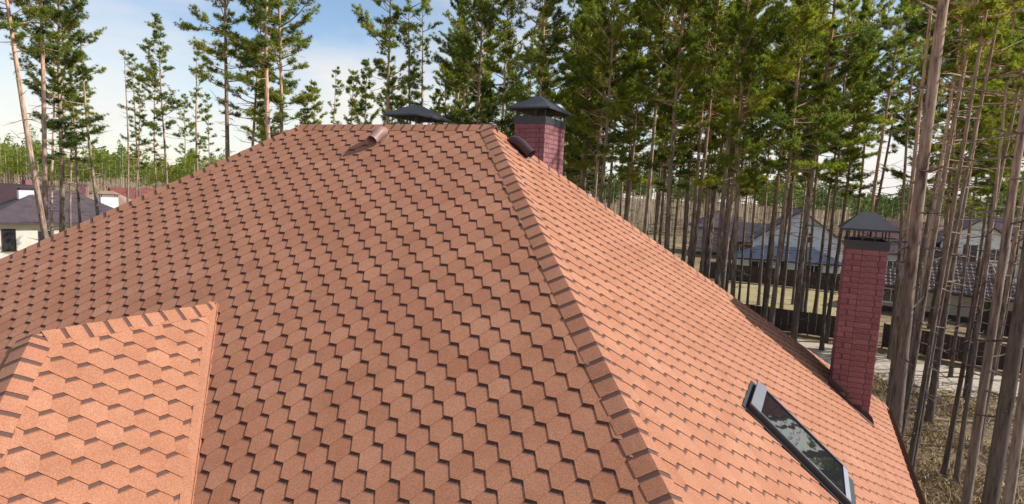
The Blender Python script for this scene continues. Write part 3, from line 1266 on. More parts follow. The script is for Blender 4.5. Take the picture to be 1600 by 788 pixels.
def place_pine(px, D, H, kind, var, label, group, r=None, lean=0.0, leanaz=None, rz=None, wide=1.0, at=None):
    x, y = polar(px, D) if at is None else at
    # the column is that of the trunk at eye level, so a leaning tree is rooted to the other side
    az = YAW + math.atan((px - 809.67) / FPX)
    off = -9.1 * math.tan(math.radians(lean))
    x, y = x + off * math.cos(az), y - off * math.sin(az)
    TREES.append((x, y))
    root = empty('pine_tree', (x, y, 0), 0, label, 'pine tree', group)
    s = H / VH[kind]
    w = s * wide
    tr, br, cr = VAR[kind][var % len(VAR[kind])]
    rz = RNG.uniform(0, 6.28) if rz is None else rz
    # lean > 0 tips the top to the right as seen from the viewpoint
    az = YAW + math.atan((px - 809.67) / FPX)
    ax = Vector((math.sin(az), math.cos(az), 0))
    root.rotation_mode = 'QUATERNION'
    root.rotation_quaternion = Matrix.Rotation(math.radians(lean), 4, ax).to_quaternion()
    rt = w if r is None else r / VR[kind]
    for nm, me, sc in (('trunk', tr, (rt, rt, s)), ('branches', br, (w, w, s)), ('crown', cr, (w, w, s))):
        o = bpy.data.objects.new(nm, me)
        COL.objects.link(o)
        o.parent = root
        o.rotation_euler = (0, 0, rz)
        o.scale = sc
        if nm == 'branches':
            o['kind'] = 'stuff'
        if nm == 'trunk' and 'pale' in label:
            o.color = (1.7, 1.62, 1.6, 1)
    return root


PLACED = []
GL = 'pines standing apart on the left'
GM = 'pines behind the ridge'
GR = 'pines of the dense stand on the right'
# --- left: (column, distance, height, kind, variant, trunk radius, lean, label)
LEFT = [
    (57, 37, 24.0, 'tall', 0, .165, -4.5, 'pale leaning pine nearest the left edge of the photo'),
    (66, 39, 25.0, 'tall', 1, .15, 0.5, 'tall straight pale pine second from the left edge'),
    (73, 47, 18.0, 'thin', 0, .11, 0, 'thin pine close behind the two pale pines at far left'),
    (97, 42, 21.0, 'dense', 0, .165, 1.2, 'pine with full yellow-green crown, in front of the cream house roof'),
    (112, 48, 17.5, 'thin', 1, .10, 1, 'thin pine half hidden by the full-crowned pine at left'),
    (121, 46, 18.0, 'thin', 2, .10, -1, 'slim pine just right of the full-crowned pine at left'),
    (150, 43, 18.6, 'thin', 3, .12, 0, 'straight pine with sparse crown beside the white chimney stack'),
    (196, 50, 17.0, 'dead', 0, .10, 0, 'bare dead pine pole with stub twigs, left of the roof slope'),
    (206, 54, 16.0, 'thin', 0, .09, 1, 'short thin pine touching the bare dead pole'),
    (219, 55, 17.5, 'thin', 1, .10, -1, 'thin pine with a tuft of crown, third right of the dead pole'),
    (242, 52, 16.2, 'thin', 2, .10, 0, 'small pine with layered tufts left of the pointed pine'),
    (259, 50, 19.3, 'tall', 2, .12, 0, 'pointed pine with airy crown above the left slope'),
    (286, 62, 15.8, 'thin', 3, .09, 0, 'short pine low between two taller ones above the left slope'),
    (314, 50, 17.6, 'thin', 0, .12, 0, 'narrow pine right beside the big dark-crowned pine'),
    (329, 58, 15.5, 'thin', 1, .08, 0, 'faint thin pine directly left of the big dark trunk'),
    (348, 35, 22.0, 'tall', 3, .16, -1.5, 'big dark pine with broad crown rising above the left slope'),
    (388, 40, 20.5, 'tall', 0, .13, 4.0, 'pine trunk leaning right above the upper left slope'),
    (412, 52, 17.0, 'young', 1, .10, 0, 'small bushy pine behind the leaning trunk'),
    (424, 34, 23.5, 'tall', 1, .17, 0.5, 'left stem of the pale pair of pines over the left hip'),
    (434, 35, 23.0, 'dense', 1, .15, 0.3, 'right stem of the pale pair of pines over the left hip'),
]
for px, D, H, kind, var, r, lean, lab in LEFT:
    place_pine(px, D, H, kind, var, lab, GL, r, lean)
MID = [
    (470, 62, 17.5, 'young', 0, 'leafy young pine left of the ridge end'),
    (492, 70, 19.0, 'young', 1, 'young pine behind the left end of the ridge'),
    (512, 66, 20.0, 'thin', 0, 'thin grey pine behind the left part of the ridge'),
    (537, 60, 18.8, 'young', 2, 'bushy pine above the middle of the ridge'),
    (566, 56, 19.2, 'young', 0, 'full green pine left of the tall dark trunk behind the ridge'),
    (590, 60, 19.6, 'young', 1, 'bright green pine close behind the tall dark trunk'),
    (604, 37, 21.5, 'tall', 2, 'tall dark-trunked pine with one-sided crown above the ridge vent'),
    (643, 38, 22.0, 'thin', 3, 'slender pine pole directly above the low chimney cap'),
    (656, 40, 21.0, 'thin', 1, 'forked-looking thin pine right of the pole above the low cap'),
    (628, 62, 18.5, 'young', 2, 'dark young pine behind the low chimney cap'),
    (672, 60, 18.0, 'young', 0, 'low green pine just right of the low chimney cap'),
    (694, 58, 20.0, 'dense', 2, 'dark pine filling the gap before the dense stand'),
]
for px, D, H, kind, var, lab in MID:
    place_pine(px, D, H, kind, var, lab, GM)
NEAR = [
    (735, 36, 23.5, 'dense', 0, .17, 0, 'dark full pine at the left end of the dense stand'),
    (772, 38, 23.5, 'dense', 3, .15, 0, 'pine with pale upper trunk above the right end of the ridge'),
    (842, 33, 24.0, 'dense', 1, .16, 0, 'yellow-green pine directly behind the ridge chimney'),
    (905, 38, 24.0, 'dense', 4, .17, 0, 'pine just right of the ridge chimney cap'),
    (1040, 33, 24.5, 'dense', 2, .19, 0, 'thick crooked pine above the middle of the right hip'),
    (1218, 31, 23.5, 'dense', 0, .15, 0, 'pine in front of the white gabled house'),
    (1250, 33, 24.5, 'dense', 3, .19, 0, 'dark thick pine right of the white gabled house'),
    (1433, 17.6, 32.0, 'tall', 3, .185, 0, 'big pale pine trunk right behind the tall chimney'),
    (1416, 23, 24.0, 'tall', 1, .10, 0, 'slimmer trunk touching the big pale pine on its left'),
    (1447, 28, 23.0, 'tall', 2, .12, 0.6, 'thin dark pine just right of the big pale pine'),
    (1466, 22.4, 22.0, 'tall', 0, .12, 3.2, 'dark pine leaning right, rooted beside the gutter end'),
    (1482, 20.0, 23.0, 'tall', 3, .085, 2.2, 'left stem of the twin grey stems on the forest floor'),
    (1490, 20.3, 22.0, 'thin', 2, .08, 2.6, 'right stem of the twin grey stems on the forest floor'),
    (1538, 25.5, 22.0, 'tall', 2, .095, 2.0, 'dark thin pine on the sunlit grass by the far bottom right'),
    (1549, 25.2, 21.0, 'thin', 0, .09, 0.5, 'thin dark pine a step right of the grass patch'),
    (1572, 29.5, 23.0, 'dense', 2, .12, 0, 'dark pine between the two pale trunks at lower right'),
    (1571, 18.8, 35.0, 'tall', 1, .13, 0.4, 'pale grey straight trunk third from the right edge'),
    (1612, 18.2, 35.0, 'tall', 3, .20, 1.0, 'thick dark forked pine trunk at the right edge'),
    (1632, 17.6, 35.0, 'tall', 0, .13, 0, 'pale trunk cut by the right edge of the photo'),
]
for px, D, H, kind, var, r, lean, lab in NEAR:
    place_pine(px, D, H, kind, var, lab, GR, r * .88, lean)


def fill(n, px0, px1, D0, D1, H0, H1, kinds, label, group, seed, mind=1.6):
    rng = np.random.default_rng(seed)
    done = tries = 0
    while done < n and tries < 4000:
        tries += 1
        px = rng.uniform(px0, px1)
        D = math.sqrt(rng.uniform(D0 * D0, D1 * D1))
        x, y = polar(px, D)
        if EXL - 2 < x < EAVE_X + 1.2 and -9 < y < EY + 2.2:
            continue
        if any((x - a) ** 2 + (y - b) ** 2 < mind * mind for a, b in TREES):
            continue
        if any(x0 < x < x1 and y0 < y < y1 for x0, y0, x1, y1 in KEEP):
            continue
        k = kinds[rng.integers(len(kinds))]
        lean_ = float(rng.normal(0, .9))
        root = place_pine(px, D, rng.uniform(H0, H1), k, int(rng.integers(9)), label, group, None, lean_, wide=float(rng.uniform(.74, .98)))
        PLACED.append((px, D, k, lean_, root, label, (px0, px1, D0, D1)))
        done += 1


KEEP = []
fill(16, 700, 900, 40, 66, 21, 25, ['dense', 'tall', 'dense'], 'pine in the stand behind the ridge chimney', 'dense pines behind the ridge chimney', 31)
fill(29, 890, 1110, 30, 64, 21, 25.5, ['dense', 'tall', 'dense', 'dense'], 'pine in the dense stand between the two chimneys', 'dense pines between the two chimneys', 32)
fill(24, 1105, 1320, 30, 62, 20.5, 25, ['dense', 'tall', 'tall', 'dense'], 'pine in the stand in front of the white house', 'pines in front of the white house', 33)
fill(17, 1330, 1600, 31, 58, 20, 25, ['tall', 'dense', 'thin', 'dense'], 'pine in the stand between tall chimney and right edge', 'pines right of the tall chimney', 34)
fill(6, 1680, 1900, 38, 54, 20, 25, ['dense', 'tall'], 'pine of the stand running on past the right edge', 'pines past the right edge', 35, 3.0)

ORD = ('first second third fourth fifth sixth seventh eighth ninth tenth eleventh twelfth thirteenth fourteenth fifteenth sixteenth '
       'seventeenth eighteenth nineteenth twentieth 21st 22nd 23rd 24th 25th 26th 27th 28th 29th 30th').split()
for lab in sorted({p[5] for p in PLACED}):
    g = sorted([p for p in PLACED if p[5] == lab], key=lambda p: p[0])
    for i, (px, D, k, lean_, root, _, (a0, a1, d0, d1)) in enumerate(g):
        look = {'dense': 'full-crowned', 'tall': 'high-crowned', 'thin': 'thin sparse'}[k]
        row = 'near' if D < d0 + .35 * (d1 - d0) else ('far' if D > d0 + .7 * (d1 - d0) else 'middle')
        tail = lab.replace('pine in the ', '').replace('pine of the ', '')
        root['label'] = ' '.join(f"{look} {row}-row pine, {ORD[i]} from left in the {tail}".split()[:16])

# ---- far woods that read as one mass
def far_wood(name, px0, px1, D0, D1, n, H0, H1, seed, label, tone=.6, cb=.5):
    rng = np.random.default_rng(seed)
    V, T = [], []
    tm = MB()
    for i in range(n):
        px = rng.uniform(px0, px1)
        D = math.sqrt(rng.uniform(D0 * D0, D1 * D1))
        x, y = polar(px, D)
        H = rng.uniform(H0, H1) * (1 + .13 * math.sin(px * .045) + .09 * math.sin(px * .13 + 1.0)) * (1.25 if rng.random() < .05 else 1)
        r = .16
        tm.tube([(x, y, 0), (x + rng.normal(0, .2), y, H * .93)], [r, r * .4], 4, caps=False)
        m = 150
        z = H * (cb + (1 - cb) * rng.random(m) ** 1.1)
        rr = (1.9 * (1 - ((z / H) - cb) / (1.02 - cb)) ** .55 + .2) * np.sqrt(rng.random(m))
        a = rng.uniform(0, 6.28, m)
        c = np.stack([x + rr * np.cos(a), y + rr * np.sin(a), z], 1)
        e1 = unit(rng.normal(0, 1, (m, 3))) * rng.uniform(.25, .55, (m, 1))
        e2 = unit(rng.normal(0, 1, (m, 3))) * rng.uniform(.25, .50, (m, 1))
        V.append(np.stack([c - e1, c + e2, c + e1], 1).reshape(-1, 3))
        T.append(np.repeat(np.clip(rng.normal(tone, .12) + rng.normal(0, .12, m), 0, 1), 3))
    V = np.concatenate(V)
    T = np.concatenate(T)
    root = empty(name, (0, 0, 0), 0)
    root['kind'] = 'stuff'
    root['label'] = label
    root['category'] = 'forest'
    t = tm.build('trunks', MAT['bark_far'], root)
    t['kind'] = 'stuff'
    o = bpy.data.objects.new('crowns', tri_mesh('crowns', V, T, MAT['needles']))
    COL.objects.link(o)
    o.parent = root
    o['kind'] = 'stuff'


MAT['bark_far'] = mat_plain('far_bark', (0.46, 0.35, 0.25), 0.9, var=0.25, scale=0.3)
far_wood('far_forest', -160, 480, 205, 300, 620, 11.5, 14.5, 41, 'far sunlit pine wood behind the houses on the left')
far_wood('far_forest', 440, 1240, 150, 270, 800, 13, 18, 42, 'far pine wood glimpsed between the trunks of the stand', .02, .62)
far_wood('far_forest', 1220, 1900, 190, 300, 560, 11, 14.5, 43, 'far pine wood beyond the houses on the right', .05, .55)

# ================================================================ NEIGHBOURING HOUSES


def wall_window(parent, o, ax, out, w, h, mullions=1, mat_f='white_trim'):
    """framed window proud of a wall; o = lower left corner on the wall, ax along it, out = outward"""
    Zv = np.array([0, 0, 1.0])
    fr = (o, ax, out, Zv)
    m = MB()
    t = .07
    m.box((0, .0, 0), (w, .05, t), frame=fr)
    m.box((0, .0, h - t), (w, .05, h), frame=fr)
    m.box((0, .0, t), (t, .05, h - t), frame=fr)
    m.box((w - t, .0, t), (w, .05, h - t), frame=fr)
    for k in range(mullions):
        c = w * (k + 1) / (mullions + 1)
        m.box((c - .03, .002, t), (c + .03, .046, h - t), frame=fr)
    m.box((-.06, 0, -.06), (w + .06, .10, -.002), frame=fr)
    f = m.build('window', MAT[mat_f], parent)
    g = MB()
    g.box((t, .004, t), (w - t, .018, h - t), frame=fr)
    g.build('pane', MAT['pane'], f)


def cottage(name, at, rz, w, d, hw, rise, roof_kind, wall_m, roof_m, label, wins=(), over=.5, chim=(), door=None, base=True, group=None):
    """house with its local x along the front; windows given as (side, offset, sill, width, height, mullions)"""
    h = empty(name, (at[0], at[1], 0), rz, label, 'house', group)
    m = MB()
    x0, x1, y0, y1 = -w / 2, w / 2, -d / 2, d / 2
    m.box((x0, y0, 0), (x1, y1, hw))
    if roof_kind == 'gable_x':       # ridge along x, gables at the ends
        m.indexed([(x0, y0, hw), (x0, y1, hw), (x0, 0, hw + rise), (x1, y0, hw), (x1, y1, hw), (x1, 0, hw + rise)], [(0, 2, 1), (3, 4, 5), (0, 3, 5, 2), (1, 2, 5, 4)])
    if roof_kind == 'gable_y':
        m.indexed([(x0, y0, hw), (x1, y0, hw), (0, y0, hw + rise), (x0, y1, hw), (x1, y1, hw), (0, y1, hw + rise)], [(0, 1, 2), (3, 5, 4), (0, 2, 5, 3), (1, 4, 5, 2)])
    m.build('wall', MAT[wall_m], h)
    if base:
        b = MB()
        b.box((x0 - .04, y0 - .04, 0), (x1 + .04, y1 + .04, .45))
        b.build('plinth', MAT['roof_dark'], h)
    r = MB()
    X0, X1, Y0, Y1 = x0 - over, x1 + over, y0 - over, y1 + over
    th = np.array([0, 0, .16])

    def sl(pts, up):
        slab(r, [np.array(p) + th for p in pts], np.array(up, float), .16)
    if roof_kind == 'hip':
        e = hw - over * rise / (min(w, d) / 2)
        if w >= d:
            k = (w - d) / 2
            A_, B_ = (-k, 0, hw + rise), (k, 0, hw + rise)
            sl([A_, B_, (X1, Y0, e), (X0, Y0, e)], (0, -1, 1))
            sl([B_, A_, (X0, Y1, e), (X1, Y1, e)], (0, 1, 1))
            sl([A_, (X0, Y0, e), (X0, Y1, e)], (-1, 0, 1))
            sl([B_, (X1, Y1, e), (X1, Y0, e)], (1, 0, 1))
        else:
            k = (d - w) / 2
            A_, B_ = (0, -k, hw + rise), (0, k, hw + rise)
            sl([A_, B_, (X1, Y1, e), (X1, Y0, e)], (1, 0, 1))
            sl([B_, A_, (X0, Y0, e), (X0, Y1, e)], (-1, 0, 1))
            sl([A_, (X0, Y0, e), (X1, Y0, e)], (0, -1, 1))
            sl([B_, (X1, Y1, e), (X0, Y1, e)], (0, 1, 1))
    elif roof_kind == 'gable_x':
        e = hw - over * rise / (d / 2)
        sl([(X0, 0, hw + rise), (X1, 0, hw + rise), (X1, Y0, e), (X0, Y0, e)], (0, -1, 1))
        sl([(X0, 0, hw + rise), (X1, 0, hw + rise), (X1, Y1, e), (X0, Y1, e)], (0, 1, 1))
    elif roof_kind == 'gable_y':
        e = hw - over * rise / (w / 2)
        sl([(0, Y0, hw + rise), (0, Y1, hw + rise), (X1, Y1, e), (X1, Y0, e)], (1, 0, 1))
        sl([(0, Y0, hw + rise), (0, Y1, hw + rise), (X0, Y1, e), (X0, Y0, e)], (-1, 0, 1))
    elif roof_kind == 'shed':
        sl([(X0, Y1, hw + rise), (X1, Y1, hw + rise), (X1, Y0, hw), (X0, Y0, hw)], (0, -1, 1))
    r.build('roof', MAT[roof_m], h)
    S_ = {'f': (np.array([x0, y0, 0.]), np.array([1., 0, 0]), np.array([0, -1., 0])), 'r': (np.array([x1, y0, 0.]), np.array([0, 1., 0]), np.array([1., 0, 0])),
          'l': (np.array([x0, y1, 0.]), np.array([0, -1., 0]), np.array([-1., 0, 0])), 'b': (np.array([x1, y1, 0.]), np.array([-1., 0, 0]), np.array([0, 1., 0]))}
    for (sd_, off, sill, ww, wh, mu) in wins:
        o, ax, out = S_[sd_]
        wall_window(h, o + ax * off + np.array([0, 0, sill]), ax, out, ww, wh, mu, 'wood_dark' if wall_m == 'plaster' else 'white_trim')
    if door:
        sd_, off, ww, wh = door
        o, ax, out = S_[sd_]
        m = MB()
        m.box((off, 0, .05), (off + ww, .06, wh), frame=(o, ax, out, np.array([0, 0, 1.0])))
        m.build('door', MAT['wood_dark'], h)
    for (cx, cy, cw, cd, zb_, zt_, mt) in chim:
        m = MB()
        m.box((cx - cw / 2, cy - cd / 2, zb_), (cx + cw / 2, cy + cd / 2, zt_))
        c = m.build('chimney', MAT[mt], h)
        m = MB()
        m.box((cx - cw / 2 - .1, cy - cd / 2 - .1, zt_ + .22), (cx + cw / 2 + .1, cy + cd / 2 + .1, zt_ + .30))
        for sx in (-1, 1):
            for sy in (-1, 1):
                a, b = cx + sx * (cw / 2 - .08), cy + sy * (cd / 2 - .08)
                m.box((a - .04, b - .04, zt_ + .002), (a + .04, b + .04, zt_ + .219))
        m.build('chimney_cap', MAT['cap_metal'], c)
    return h


# bearing that makes a house's front look straight at the viewpoint
def face_cam(px, turn=0.0):
    return -(YAW + math.atan((px - 809.67) / FPX)) + math.radians(turn)


# left: cream house, its gabled neighbour and others towards the wood
h1 = cottage('neighbour_house', polar(84, 76), face_cam(84, 10), 11.6, 9.0, 4.3, 2.4, 'hip', 'plaster', 'roof_dark',
             'cream house with dark hipped roof behind the pale pines at left',
             wins=[('f', 1.0, 1.6, 1.0, 1.9, 1), ('f', 3.6, 1.6, .9, 1.7, 1), ('f', 7.6, .9, 1.4, 1.5, 1), ('r', 2, .9, 1.4, 1.5, 1)], over=.6,
             chim=[(-2.3, -.4, 1.3, 1.0, 3.9, 6.8, 'white_plaster'), (5.0, 2.6, 1.6, 1.0, 2.6, 6.2, 'white_plaster')])
cottage('neighbour_house', polar(24, 84), face_cam(24, 28), 8.5, 10.0, 3.6, 3.4, 'gable_y', 'plaster', 'roof_brown',
        'house with brown gable and white balcony columns at far left',
        wins=[('f', 1.6, 1.0, 1.2, 1.5, 1), ('f', 5.2, 1.0, 1.2, 1.5, 1), ('f', 3.6, 4.2, 1.2, 1.3, 1), ('r', 2.0, 1.0, 1.2, 1.5, 1)], over=.8,
        chim=[(1.8, 1.5, .7, .7, 4.5, 7.6, 'brick')])
cottage('neighbour_house', polar(164, 112), face_cam(164, -15), 9.5, 8.0, 3.2, 2.6, 'hip', 'plaster', 'roof_tan',
        'house with light tan hipped roof beyond the white chimney stack',
        wins=[('f', 1.5, .9, 1.3, 1.5, 1), ('f', 5.5, .9, 1.3, 1.5, 1)], chim=[(-3.0, 0, .9, .9, 3.6, 6.4, 'brick')])
cottage('neighbour_house', polar(211, 128), face_cam(211, 20), 7.5, 8.0, 3.0, 3.0, 'gable_x', 'white_plaster', 'roof_red',
        'small house with dark red gabled roof just above the left slope', wins=[('f', 1.5, .9, 1.2, 1.4, 1), ('r', 3, .9, 1.2, 1.4, 1)])
cottage('neighbour_house', polar(2, 57), face_cam(2, 0), 5.0, 3.0, 1.15, .45, 'shed', 'plaster', 'roof_dark',
        'low dark porch roof at the left edge below the cream house', over=.4, base=False)

# right: seen through the stand
cottage('neighbour_house', polar(1240, 92), face_cam(1240, 6), 10.5, 9.0, 4.2, 3.8, 'gable_y', 'white_plaster', 'roof_dark',
        'white gabled house seen through the pines left of the tall chimney',
        wins=[('f', 5.6, 4.0, 1.2, 1.3, 1), ('f', 2.0, 1.0, 1.4, 1.4, 1), ('f', 7.0, 1.0, 1.4, 1.4, 1)], over=.4)
cottage('blue_roofed_annex', polar(1228, 82), face_cam(1228, 6), 11.0, 5.0, 2.4, 1.2, 'hip', 'white_plaster', 'roof_blue',
        'low white annex with blue roof in front of the white gabled house',
        wins=[('f', 1.4, .8, 1.9, 1.2, 1), ('f', 4.6, .5, 1.0, 1.7, 0), ('f', 7.4, .8, 1.9, 1.2, 1)], over=.6)
cottage('neighbour_house', polar(1178, 104), face_cam(1178, -4), 8, 7, 3.0, 2.4, 'gable_x', 'maroon', 'roof_dark',
        'maroon boarded house left of the white gabled house', wins=[('f', 1.5, 1, 1.2, 1.3, 1)])
cottage('neighbour_house', polar(1124, 110), face_cam(1124, 12), 9, 8, 4.6, 2.4, 'hip', 'beige', 'roof_dark',
        'beige two-storey house farthest left among the houses behind the stand', wins=[('f', 1.2, 3.0, 1.2, 1.3, 1), ('f', 5, 3.0, 1.2, 1.3, 1), ('f', 5, .9, 1.2, 1.3, 1)])
h9 = cottage('neighbour_house', polar(1492, 66), face_cam(1492, -8), 11.5, 6.5, 2.6, 2.0, 'hip', 'beige', 'roof_dark',
             'low house with white-dashed dark tile roof behind the fence at right', wins=[('f', 1.2, .8, 1.5, 1.2, 1), ('f', 5.0, .8, 1.2, 1.2, 1), ('f', 8.4, .8, 1.5, 1.2, 1)], over=.7)
# glints along the tile rows of its front slope, put in as pale bars
sg = MB()
for r_ in range(9):
    f = (r_ + .6) / 9.6
    half = 5.75 + .7 - (3.25 + .7) * f
    y = -(3.25 + .7) * (1 - f)
    z = 2.6 - .7 * 2.0 / 3.25 + (2.0 * (1 + .7 / 3.25)) * f + .17
    k = int(half * 2 / .36)
    for q in range(k):
        x = -half + .2 + q * .36 + (r_ % 2) * .18
        if x > half - .2:
            continue
        sg.box((x - .035, y - .12, z - .06), (x + .035, y + .10, z + .05))
o_ = sg.build('tile_glints', MAT['beige'], h9)
o_['kind'] = 'stuff'
cottage('neighbour_house', polar(1512, 98), face_cam(1512, 12), 7.5, 8, 5.2, 2.8, 'gable_y', 'white_plaster', 'roof_dark',
        'white house with tall window beyond the dashed tile roof', wins=[('f', 2.2, 1.4, 1.6, 3.6, 1), ('f', 5.0, 3.2, 1.2, 1.4, 1)])
cottage('neighbour_house', polar(1576, 108), face_cam(1576, -6), 12, 9, 6.4, 1.8, 'hip', 'beige', 'roof_dark',
        'large beige house nearest the right edge', wins=[('f', a, z, 1.2, 1.4, 1) for a in (1, 3.6, 6.2, 8.8) for z in (1, 4)])
cottage('neighbour_house', polar(1430, 96), face_cam(1430, 5), 9, 8, 3.4, 2.2, 'hip', 'grey_plaster', 'roof_dark',
        'grey house with dark roof glimpsed right of the big pale pine', wins=[('f', 1.2, 1, 1.3, 1.4, 1), ('f', 5.5, 1, 1.3, 1.4, 1)])
cottage('neighbour_house', polar(1385, 118), face_cam(1385, 0), 9, 8, 4.4, 2.4, 'gable_x', 'beige', 'roof_brown',
        'beige house behind the cap of the tall chimney', wins=[('f', 1.2, 1, 1.3, 1.4, 1), ('f', 5.5, 1, 1.3, 1.4, 1), ('f', 5.5, 3, 1.1, 1.1, 1)])


# ---- fences: posts and sheet panels one by one
def fence(p, q, h, step, label, mat='fence', gap=.02):
    p, q = np.array([*p, 0.]), np.array([*q, 0.])
    L = np.linalg.norm(q - p)
    ax = (q - p) / L
    out = np.array([ax[1], -ax[0], 0])
    root = empty('fence', tuple(p), 0, label, 'fence', 'dark board fences')
    n = max(1, int(L / step))
    st = L / n
    pm = None
    fm_ = None
    for k in range(n + 1):
        if pm is None:
            m = MB()
            m.box((-.04, -.04, 0), (.04, .04, h + .05), frame=(np.zeros(3), ax, out, np.array([0, 0, 1.])))
            o = m.build('post', MAT[mat], root)
            pm = o.data
        else:
            o = bpy.data.objects.new('post', pm)
            COL.objects.link(o)
            o.parent = root
        o.location = tuple(ax * st * k)
    for k in range(n):
        if fm_ is None:
            m = MB()
            w = st - .09
            nb = 12
            for b in range(nb):      # profiled sheet
                a0, a1 = .045 + w * b / nb, .045 + w * (b + 1) / nb
                d = .02 if b % 2 else 0
                m.box((a0, d, .08), (a1 - .004, d + .015, h), frame=(np.zeros(3), ax, out, np.array([0, 0, 1.])))
            o = m.build('panel', MAT[mat], root)
            fm_ = o.data
        else:
            o = bpy.data.objects.new('panel', fm_)
            COL.objects.link(o)
            o.parent = root
        o.location = tuple(ax * st * k)
    return root


def P2(px, D):
    return polar(px, D)


fence(P2(1090, 49), P2(1345, 47), 1.6, 2.5, 'dark fence on the near side of the dry field left of the tall chimney')
fence(P2(1395, 46.5), P2(1660, 45), 1.6, 2.5, 'dark fence along the sandy track at right')
fence(P2(1095, 74), P2(1345, 73), 1.9, 2.5, 'dark fence beyond the dry field, below the white annex')
fence(P2(1545, 58), P2(1680, 57), 2.0, 2.5, 'dark fence stretch beside the parked car at right')

# dry field and sandy track as sheets on the ground
def sheet(name, pts, z, mat, sub=24, ragged=.5, seed=1):
    m = MB()
    rng = np.random.default_rng(seed)
    (a, b, c, d) = [np.array(p) for p in pts]
    w1, w2 = (a - d) / np.linalg.norm(a - d), (b - c) / np.linalg.norm(b - c)
    top = [a + (b - a) * t + (w1 * (1 - t) + w2 * t) * rng.normal(0, ragged) for t in np.linspace(0, 1, sub)]
    bot = [d + (c - d) * t + (w1 * (1 - t) + w2 * t) * rng.normal(0, ragged) for t in np.linspace(0, 1, sub)]
    V = [(*p, z) for p in top] + [(*p, z) for p in bot]
    m.indexed(V, [(i, i + 1, sub + i + 1, sub + i) for i in range(sub - 1)])
    o = m.build(name, mat)
    o['kind'] = 'structure'
    return o


sheet('track', [P2(1330, 45), P2(1720, 43.5), P2(1760, 37.5), P2(1300, 39)], .006, MAT['sand'], 30, .35, 2)
sheet('path', [P2(1085, 47.5), P2(1330, 45), P2(1310, 40), P2(1085, 42)], .010, MAT['sand'], 22, .35, 3)


def mat_field():
    m, nt, out = new_mat('dry_field')
    P = world_pos(nt)
    b = noise(nt, P, 0.5, 6, 0.65)
    c = noise(nt, P, 5.0, 4, 0.7)
    col = ramp(nt, b, [(0.3, (0.28, 0.22, 0.095)), (0.55, (0.38, 0.30, 0.15)), (0.75, (0.48, 0.40, 0.24))])
    col = mix(nt, 1.0, col, ramp(nt, c, [(0.3, (0.7, 0.7, 0.66)), (0.7, (1.15, 1.15, 1.12))]), 'MULTIPLY')
    principled(nt, out, col, 0.95, 0, 0.1, bump=c, bump_strength=0.5, bump_dist=0.08)
    return m


MAT['field'] = mat_field()
sheet('field', [P2(1060, 73), P2(1360, 72), P2(1360, 49), P2(1060, 50)], .014, MAT['field'], 24, .4, 4)
sheet('field', [P2(1340, 95), P2(1700, 90), P2(1700, 60), P2(1380, 72)], .018, MAT['field'], 24, .4, 5)
sheet('field', [P2(-200, 205), P2(430, 205), P2(430, 60), P2(-200, 50)], .012, MAT['field'], 24, .4, 6)

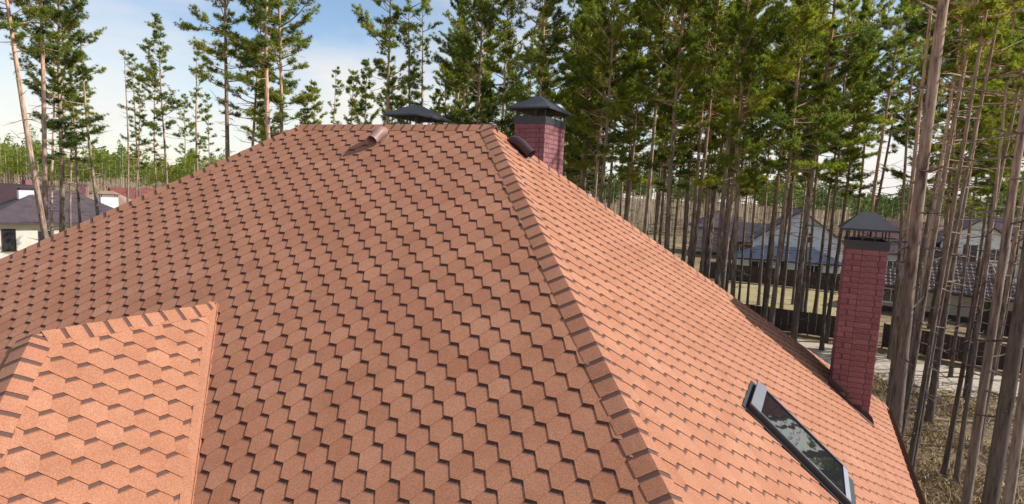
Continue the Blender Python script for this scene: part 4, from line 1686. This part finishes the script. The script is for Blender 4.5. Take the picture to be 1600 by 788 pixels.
# ---- forest floor litter: dry grass, fallen logs, brush
def ground_grass():
    rng = np.random.default_rng(61)
    n = 30000
    px = rng.uniform(1340, 1720, n)
    D = np.sqrt(rng.uniform(17.0 ** 2, 39.0 ** 2, n))
    az = YAW + np.arctan((px - 809.67) / FPX)
    x, y = CAM[0] + D * np.sin(az), CAM[1] + D * np.cos(az)
    dens = np.sin(x * .9 + 1.3 * np.sin(y * .7)) + np.sin(y * 1.1 + x * .4) + rng.normal(0, .7, n)
    k = (dens > -.1) & ~((x < EAVE_X + .2) & (y < EY + .3))
    x, y = x[k], y[k]
    n = len(x)
    c = np.stack([x, y, np.zeros(n)], 1)
    a = rng.uniform(0, 6.28, n)
    h = rng.uniform(.06, .24, n)
    wv = np.stack([np.cos(a), np.sin(a), np.zeros(n)], 1) * rng.uniform(.015, .04, n)[:, None]
    tip = c + np.stack([rng.normal(0, .10, n), rng.normal(0, .10, n), h], 1)
    V = np.stack([c - wv, c + wv, tip], 1).reshape(-1, 3)
    T = np.repeat(np.clip(rng.normal(.55, .25, n), 0, 1), 3)
    o = bpy.data.objects.new('dry_grass', tri_mesh('dry_grass', V, T, MAT['grass']))
    COL.objects.link(o)
    tag(o, 'dry yellow-brown grass on the forest floor at right', 'grass', kind='stuff')
    # brush: fine fallen twigs
    m = MB()
    for i in range(900):
        px_ = rng.uniform(1345, 1700)
        D_ = math.sqrt(rng.uniform(17.5 ** 2, 40 ** 2))
        x_, y_ = polar(px_, D_)
        if x_ < EAVE_X + .3 and y_ < EY + .4:
            continue
        a_ = rng.uniform(0, 6.28)
        L_ = rng.uniform(.3, 1.5)
        z0, z1 = rng.uniform(.01, .06), rng.uniform(.02, .30)
        p = np.array([x_, y_, z0])
        q = p + np.array([math.cos(a_) * L_, math.sin(a_) * L_, z1])
        mid = (p + q) / 2 + rng.normal(0, .06, 3)
        mid[2] = abs(mid[2])
        m.tube([p, mid, q], [.018, .013, .005], 3, caps=False)
    o = m.build('fallen_twigs', MAT['log'])
    tag(o, 'fallen twigs and brush scattered on the forest floor', 'twigs', kind='stuff')


ground_grass()
LOGS = [
    (1436, 30.0, 3.4, 12, .07, 'pale fallen log left of the sandy track'),
    (1478, 34.5, 4.2, 70, .08, 'fallen log lying near the sandy track among the trunks'),
    (1500, 21.0, 2.4, 35, .07, 'short broken log on the grass near the twin stems'),
    (1458, 20.8, 2.2, 140, .08, 'dark fallen log beside the gutter end'),
    (1590, 22.5, 3.2, 105, .06, 'fallen log before the thick forked trunk'),
    (1560, 33.0, 3.6, 20, .07, 'fallen log behind the thin dark pines'),
]
for px, D, L, ang, r, lab in LOGS:
    x, y = polar(px, D)
    a = math.radians(ang)
    m = MB()
    rg = np.random.default_rng(int(px))
    pts = [np.array([x + math.cos(a) * L * (t - .5), y + math.sin(a) * L * (t - .5), r * .8 + rg.normal(0, .012)]) for t in np.linspace(0, 1, 6)]
    m.tube(pts, [r, r * .97, r * .9, r * .85, r * .75, r * .6], 8)
    for k in range(4):
        b = pts[1 + k]
        d = np.array([rg.normal(0, .3), rg.normal(0, .3), rg.uniform(.2, .5)])
        m.tube([b, b + d * .8], [.018, .006], 4)
    o = m.build('fallen_log', MAT['log'], origin=pts[0])
    tag(o, lab, 'log', 'logs on the forest floor')
